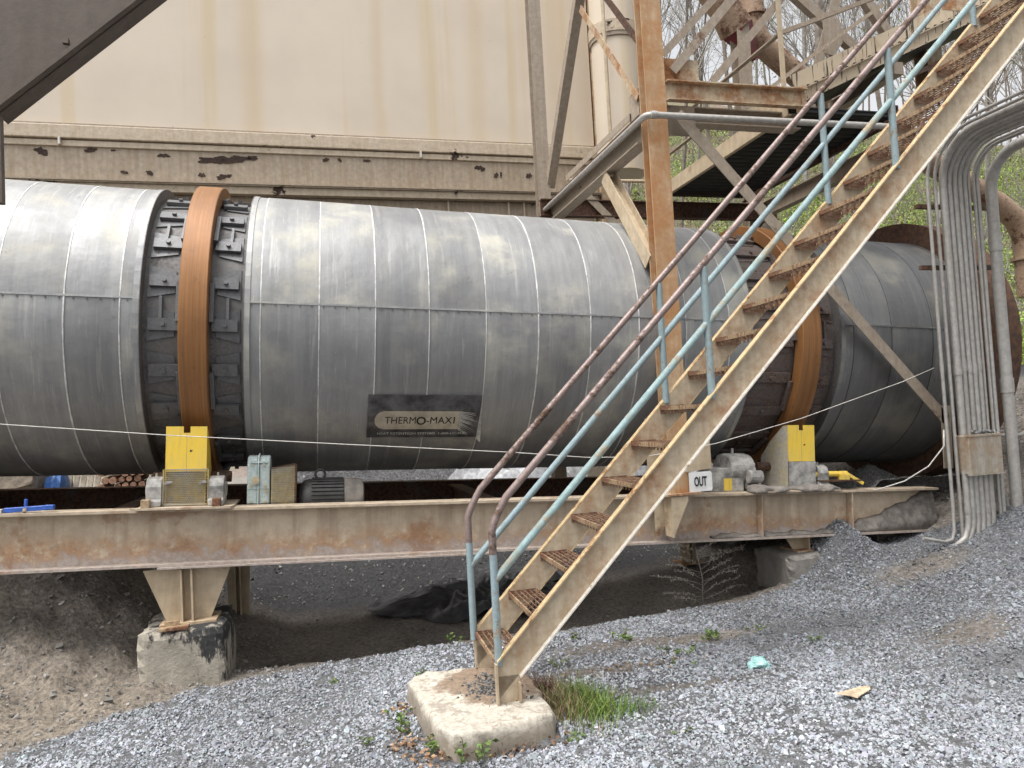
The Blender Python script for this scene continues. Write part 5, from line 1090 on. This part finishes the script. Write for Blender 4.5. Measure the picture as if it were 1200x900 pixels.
# bare seeded twig plant before the beam
tw = MB(); bx, by = 3.62, 6.75; bz = g1(bx, by); rr = random.Random(3)
tw.tube([(bx, by, bz), (bx-.01, by-.05, bz+.3), (bx-.08, by-.08, bz+.62)], .006, 5); fz = []
for k in range(18):
    z0 = bz+.06+k*.030; sgn = 1 if k % 2 else -1; ln = rr.uniform(.3, .55); pr_ = Vector((bx-.02, by-.04, z0)); pts = [pr_]
    for j in range(6): pr_ = pr_+Vector((sgn*ln/6, rr.uniform(-.05, .03), (.035 if j < 3 else .012)*rr.uniform(.4, 1.4))); pts.append(pr_)
    tw.tube(pts, .003, 4)
    for j in range(60):
        q = rr.uniform(.2, 1)*6; i = min(5, int(q)); p = pts[i].lerp(pts[i+1], q-i); fz.append(p)
dt = thing('dead_plant', 'bare dead plant with feathery seed twigs growing before the beam', 'dead plant', (bx, by, bz))
obj('twig', tw, M['weedstem2'] if 'weedstem2' in M else M['bark_grey'], dt)
n = len(fz); obj('seed_head', leaves('seed_head', [tuple(p) for p in fz], rng.normal(0, 1, (n, 3)), rng.uniform(.012, .03, n), np.tile([.42, .38, .32], (n, 1)), M['leafmat'], .4), M['leafmat'], dt)['kind'] = 'stuff'

# ------------------------------------------------------------------ the wooded hillside
def make_tree(seed, H, spread, leafy, kind):
    r = random.Random(seed); trunk = MB(); twigs = MB(); lp = []; ld = []
    def grow(p, d, ln, rad, depth, mb):
        pts = [p]; rs = [rad]; n = 5 if depth == 0 else 3
        for i in range(n):
            d = (d+Vector((r.gauss(0, .10), r.gauss(0, .10), r.gauss(.03, .06)))*(1 if depth else .4)).normalized(); p = p+d*ln/n; pts.append(p); rs.append(rad*(1-.55*(i+1)/n))
        mb.tube(pts, rs, 6 if depth == 0 else (4 if depth == 1 else 3), caps=False)
        if depth >= 3:
            for q in pts[1:]:
                if r.random() < leafy: lp.append(tuple(q+Vector((r.gauss(0, .12), r.gauss(0, .12), r.gauss(0, .12))))); ld.append((r.gauss(0, 1), r.gauss(0, 1), r.gauss(0, .6)))
            return
        nb = {0: 11, 1: 6, 2: 4}[depth]
        for k in range(nb):
            t = r.uniform(.35 if depth == 0 else .2, 1); i = min(n-1, int(t*n)); q = pts[i].lerp(pts[i+1], t*n-i)
            a = r.uniform(0, 2*PI); ax = d.orthogonal().normalized(); ax.rotate(Matrix.Rotation(a, 3, d)); nd = (d*(.75 if depth else .8)+ax*spread*r.uniform(.6, 1.2)+Vector((0, 0, .15))).normalized()
            grow(q, nd, ln*(.42 if depth == 0 else .55)*r.uniform(.7, 1.2)*(1.15-.4*t), rs[i]*.5, depth+1, twigs)
    grow(Vector((0, 0, -.4)), Vector((r.gauss(0, .05), r.gauss(0, .05), 1)).normalized(), H, H*.0074, 0, trunk)
    t = trunk.mesh('trunk'); c = twigs.mesh('crown'); t.materials.append(M['bark_grey' if seed % 2 else 'bark']); c.materials.append(M['bark' if seed % 2 else 'bark_grey'])
    lf = None
    if lp:
        lf = leaves('foliage', lp, ld, rng.uniform(.07, .16, len(lp)), green(len(lp), (.17, .23, .05), .25), M['leafmat'], .7)
    return t, c, lf
kinds = [make_tree(1, 14, .55, 0, 0), make_tree(2, 17, .45, 0, 0), make_tree(3, 11, .7, .10, 0), make_tree(4, 15, .5, 0, 0), make_tree(5, 9, .8, .5, 0), make_tree(6, 13, .6, .06, 0)]
names = ['tall bare grey-brown tree on the wooded hillside', 'slim bare tree with high branches on the hillside', 'bare tree with a few spring leaves on the hillside', 'straight bare tree with pale twigs on the hillside', 'small tree in fresh green spring leaf on the hillside', 'bare branching tree with sparse buds on the hillside']
def tree(k, x, y, sc, rz):
    z = g1(x, y)-.1; t = thing('tree', names[k], 'tree', (x, y, z), group=['bare grey trees', 'slim bare trees', 'budding trees', 'straight bare trees', 'leafy young trees', 'branching trees'][k]+' on the hillside')
    t.rotation_euler = (0, 0, rz); t.scale = (sc,)*3
    for nm, me in zip(('trunk', 'crown', 'foliage'), kinds[k]):
        if me is None: continue
        o = bpy.data.objects.new(nm, me); C.objects.link(o); o.parent = t
rt = random.Random(17); placed = []
tries = 0
while len(placed) < 72 and tries < 9000:
    tries += 1
    y = rt.uniform(14, 75); x = y*rt.uniform(.37, 1.30)+rt.uniform(-1, 1)
    if y < float(hill_y0(x))-3 or any((x-a)**2+(y-b)**2 < 3.2+.02*y for a, b in placed): continue
    placed.append((x, y)); tree(rt.choice((0, 0, 1, 1, 3, 3, 5, 2, 4) if y > 24 else (1, 3, 5, 2, 4, 4)), x, y, rt.uniform(.75, 1.25), rt.uniform(0, 6.28))
# undergrowth: spring-green scrub and dead brush over the slope
def clumps(n, ymin, ymax, k0, k1, a, size, per, hgt, cov=None, name='undergrowth'):
    P = []; Cc = []; Sz = []
    for _ in range(n):
        y = ymin+(ymax-ymin)*rng.uniform()**1.6; x = y*rng.uniform(k0, k1)
        if y < float(hill_y0(x))-4: continue
        r = rng.uniform(.5, 1.3)*(1+y*.012); q = rng.normal(0, 1, (per, 3)); q /= np.linalg.norm(q, axis=1)[:, None]; q *= rng.uniform(.35, 1, (per, 1))
        pts = np.array([x, y, 0])+q*np.array([r, r, r*hgt]); pts[:, 2] = g1(x, y)+np.abs(pts[:, 2])+.05
        P.append(pts); Cc.append(np.array(a)*(1+rng.normal(0, .22))*(1+rng.normal(0, .3, (per, 1)))*(1+rng.normal(0, .07, (per, 3)))); Sz.append(rng.uniform(.6, 1.3, per)*size*(1+y*.02))
    P = np.concatenate(P); me = leaves(name, P, rng.normal(0, 1, P.shape), np.concatenate(Sz), np.concatenate(Cc), M['leafmat'], .6)
    o = bpy.data.objects.new(name, me); C.objects.link(o); o['kind'] = 'stuff'
clumps(1000, 9, 60, .34, 1.4, (.21, .29, .055), .055, 170, .9)
clumps(420, 9, 40, .45, 1.4, (.27, .37, .065), .048, 230, 1.2)
clumps(260, 11, 60, .34, 1.4, (.19, .15, .09), .10, 60, .8, name='dead_brush')
# thin upright saplings and brush stems
mm = MB(); rr = random.Random(31)
for _ in range(1500):
    y = rr.uniform(10, 45); x = y*rr.uniform(.34, 1.4)
    if y < float(hill_y0(x))-3: continue
    z = g1(x, y); h = rr.uniform(.8, 3.4); p = Vector((x, y, z)); lean = Vector((rr.gauss(0, .25), rr.gauss(0, .2), 1)).normalized()
    q = p+lean*h*.5+Vector((rr.gauss(0, .1), 0, 0)); e = p+lean*h+Vector((rr.gauss(0, .35), rr.gauss(0, .2), 0)); mm.tube([p, q, e], [.016, .011, .004], 3, caps=False)
    for _k in range(3): s_ = q.lerp(e, rr.random()*.8); mm.tube([s_, s_+Vector((rr.gauss(0, .35), rr.gauss(0, .3), rr.uniform(.1, .5)))], [.006, .003], 3, caps=False)
o = obj('brush_stems', mm, M['bark_grey']); o['kind'] = 'stuff'
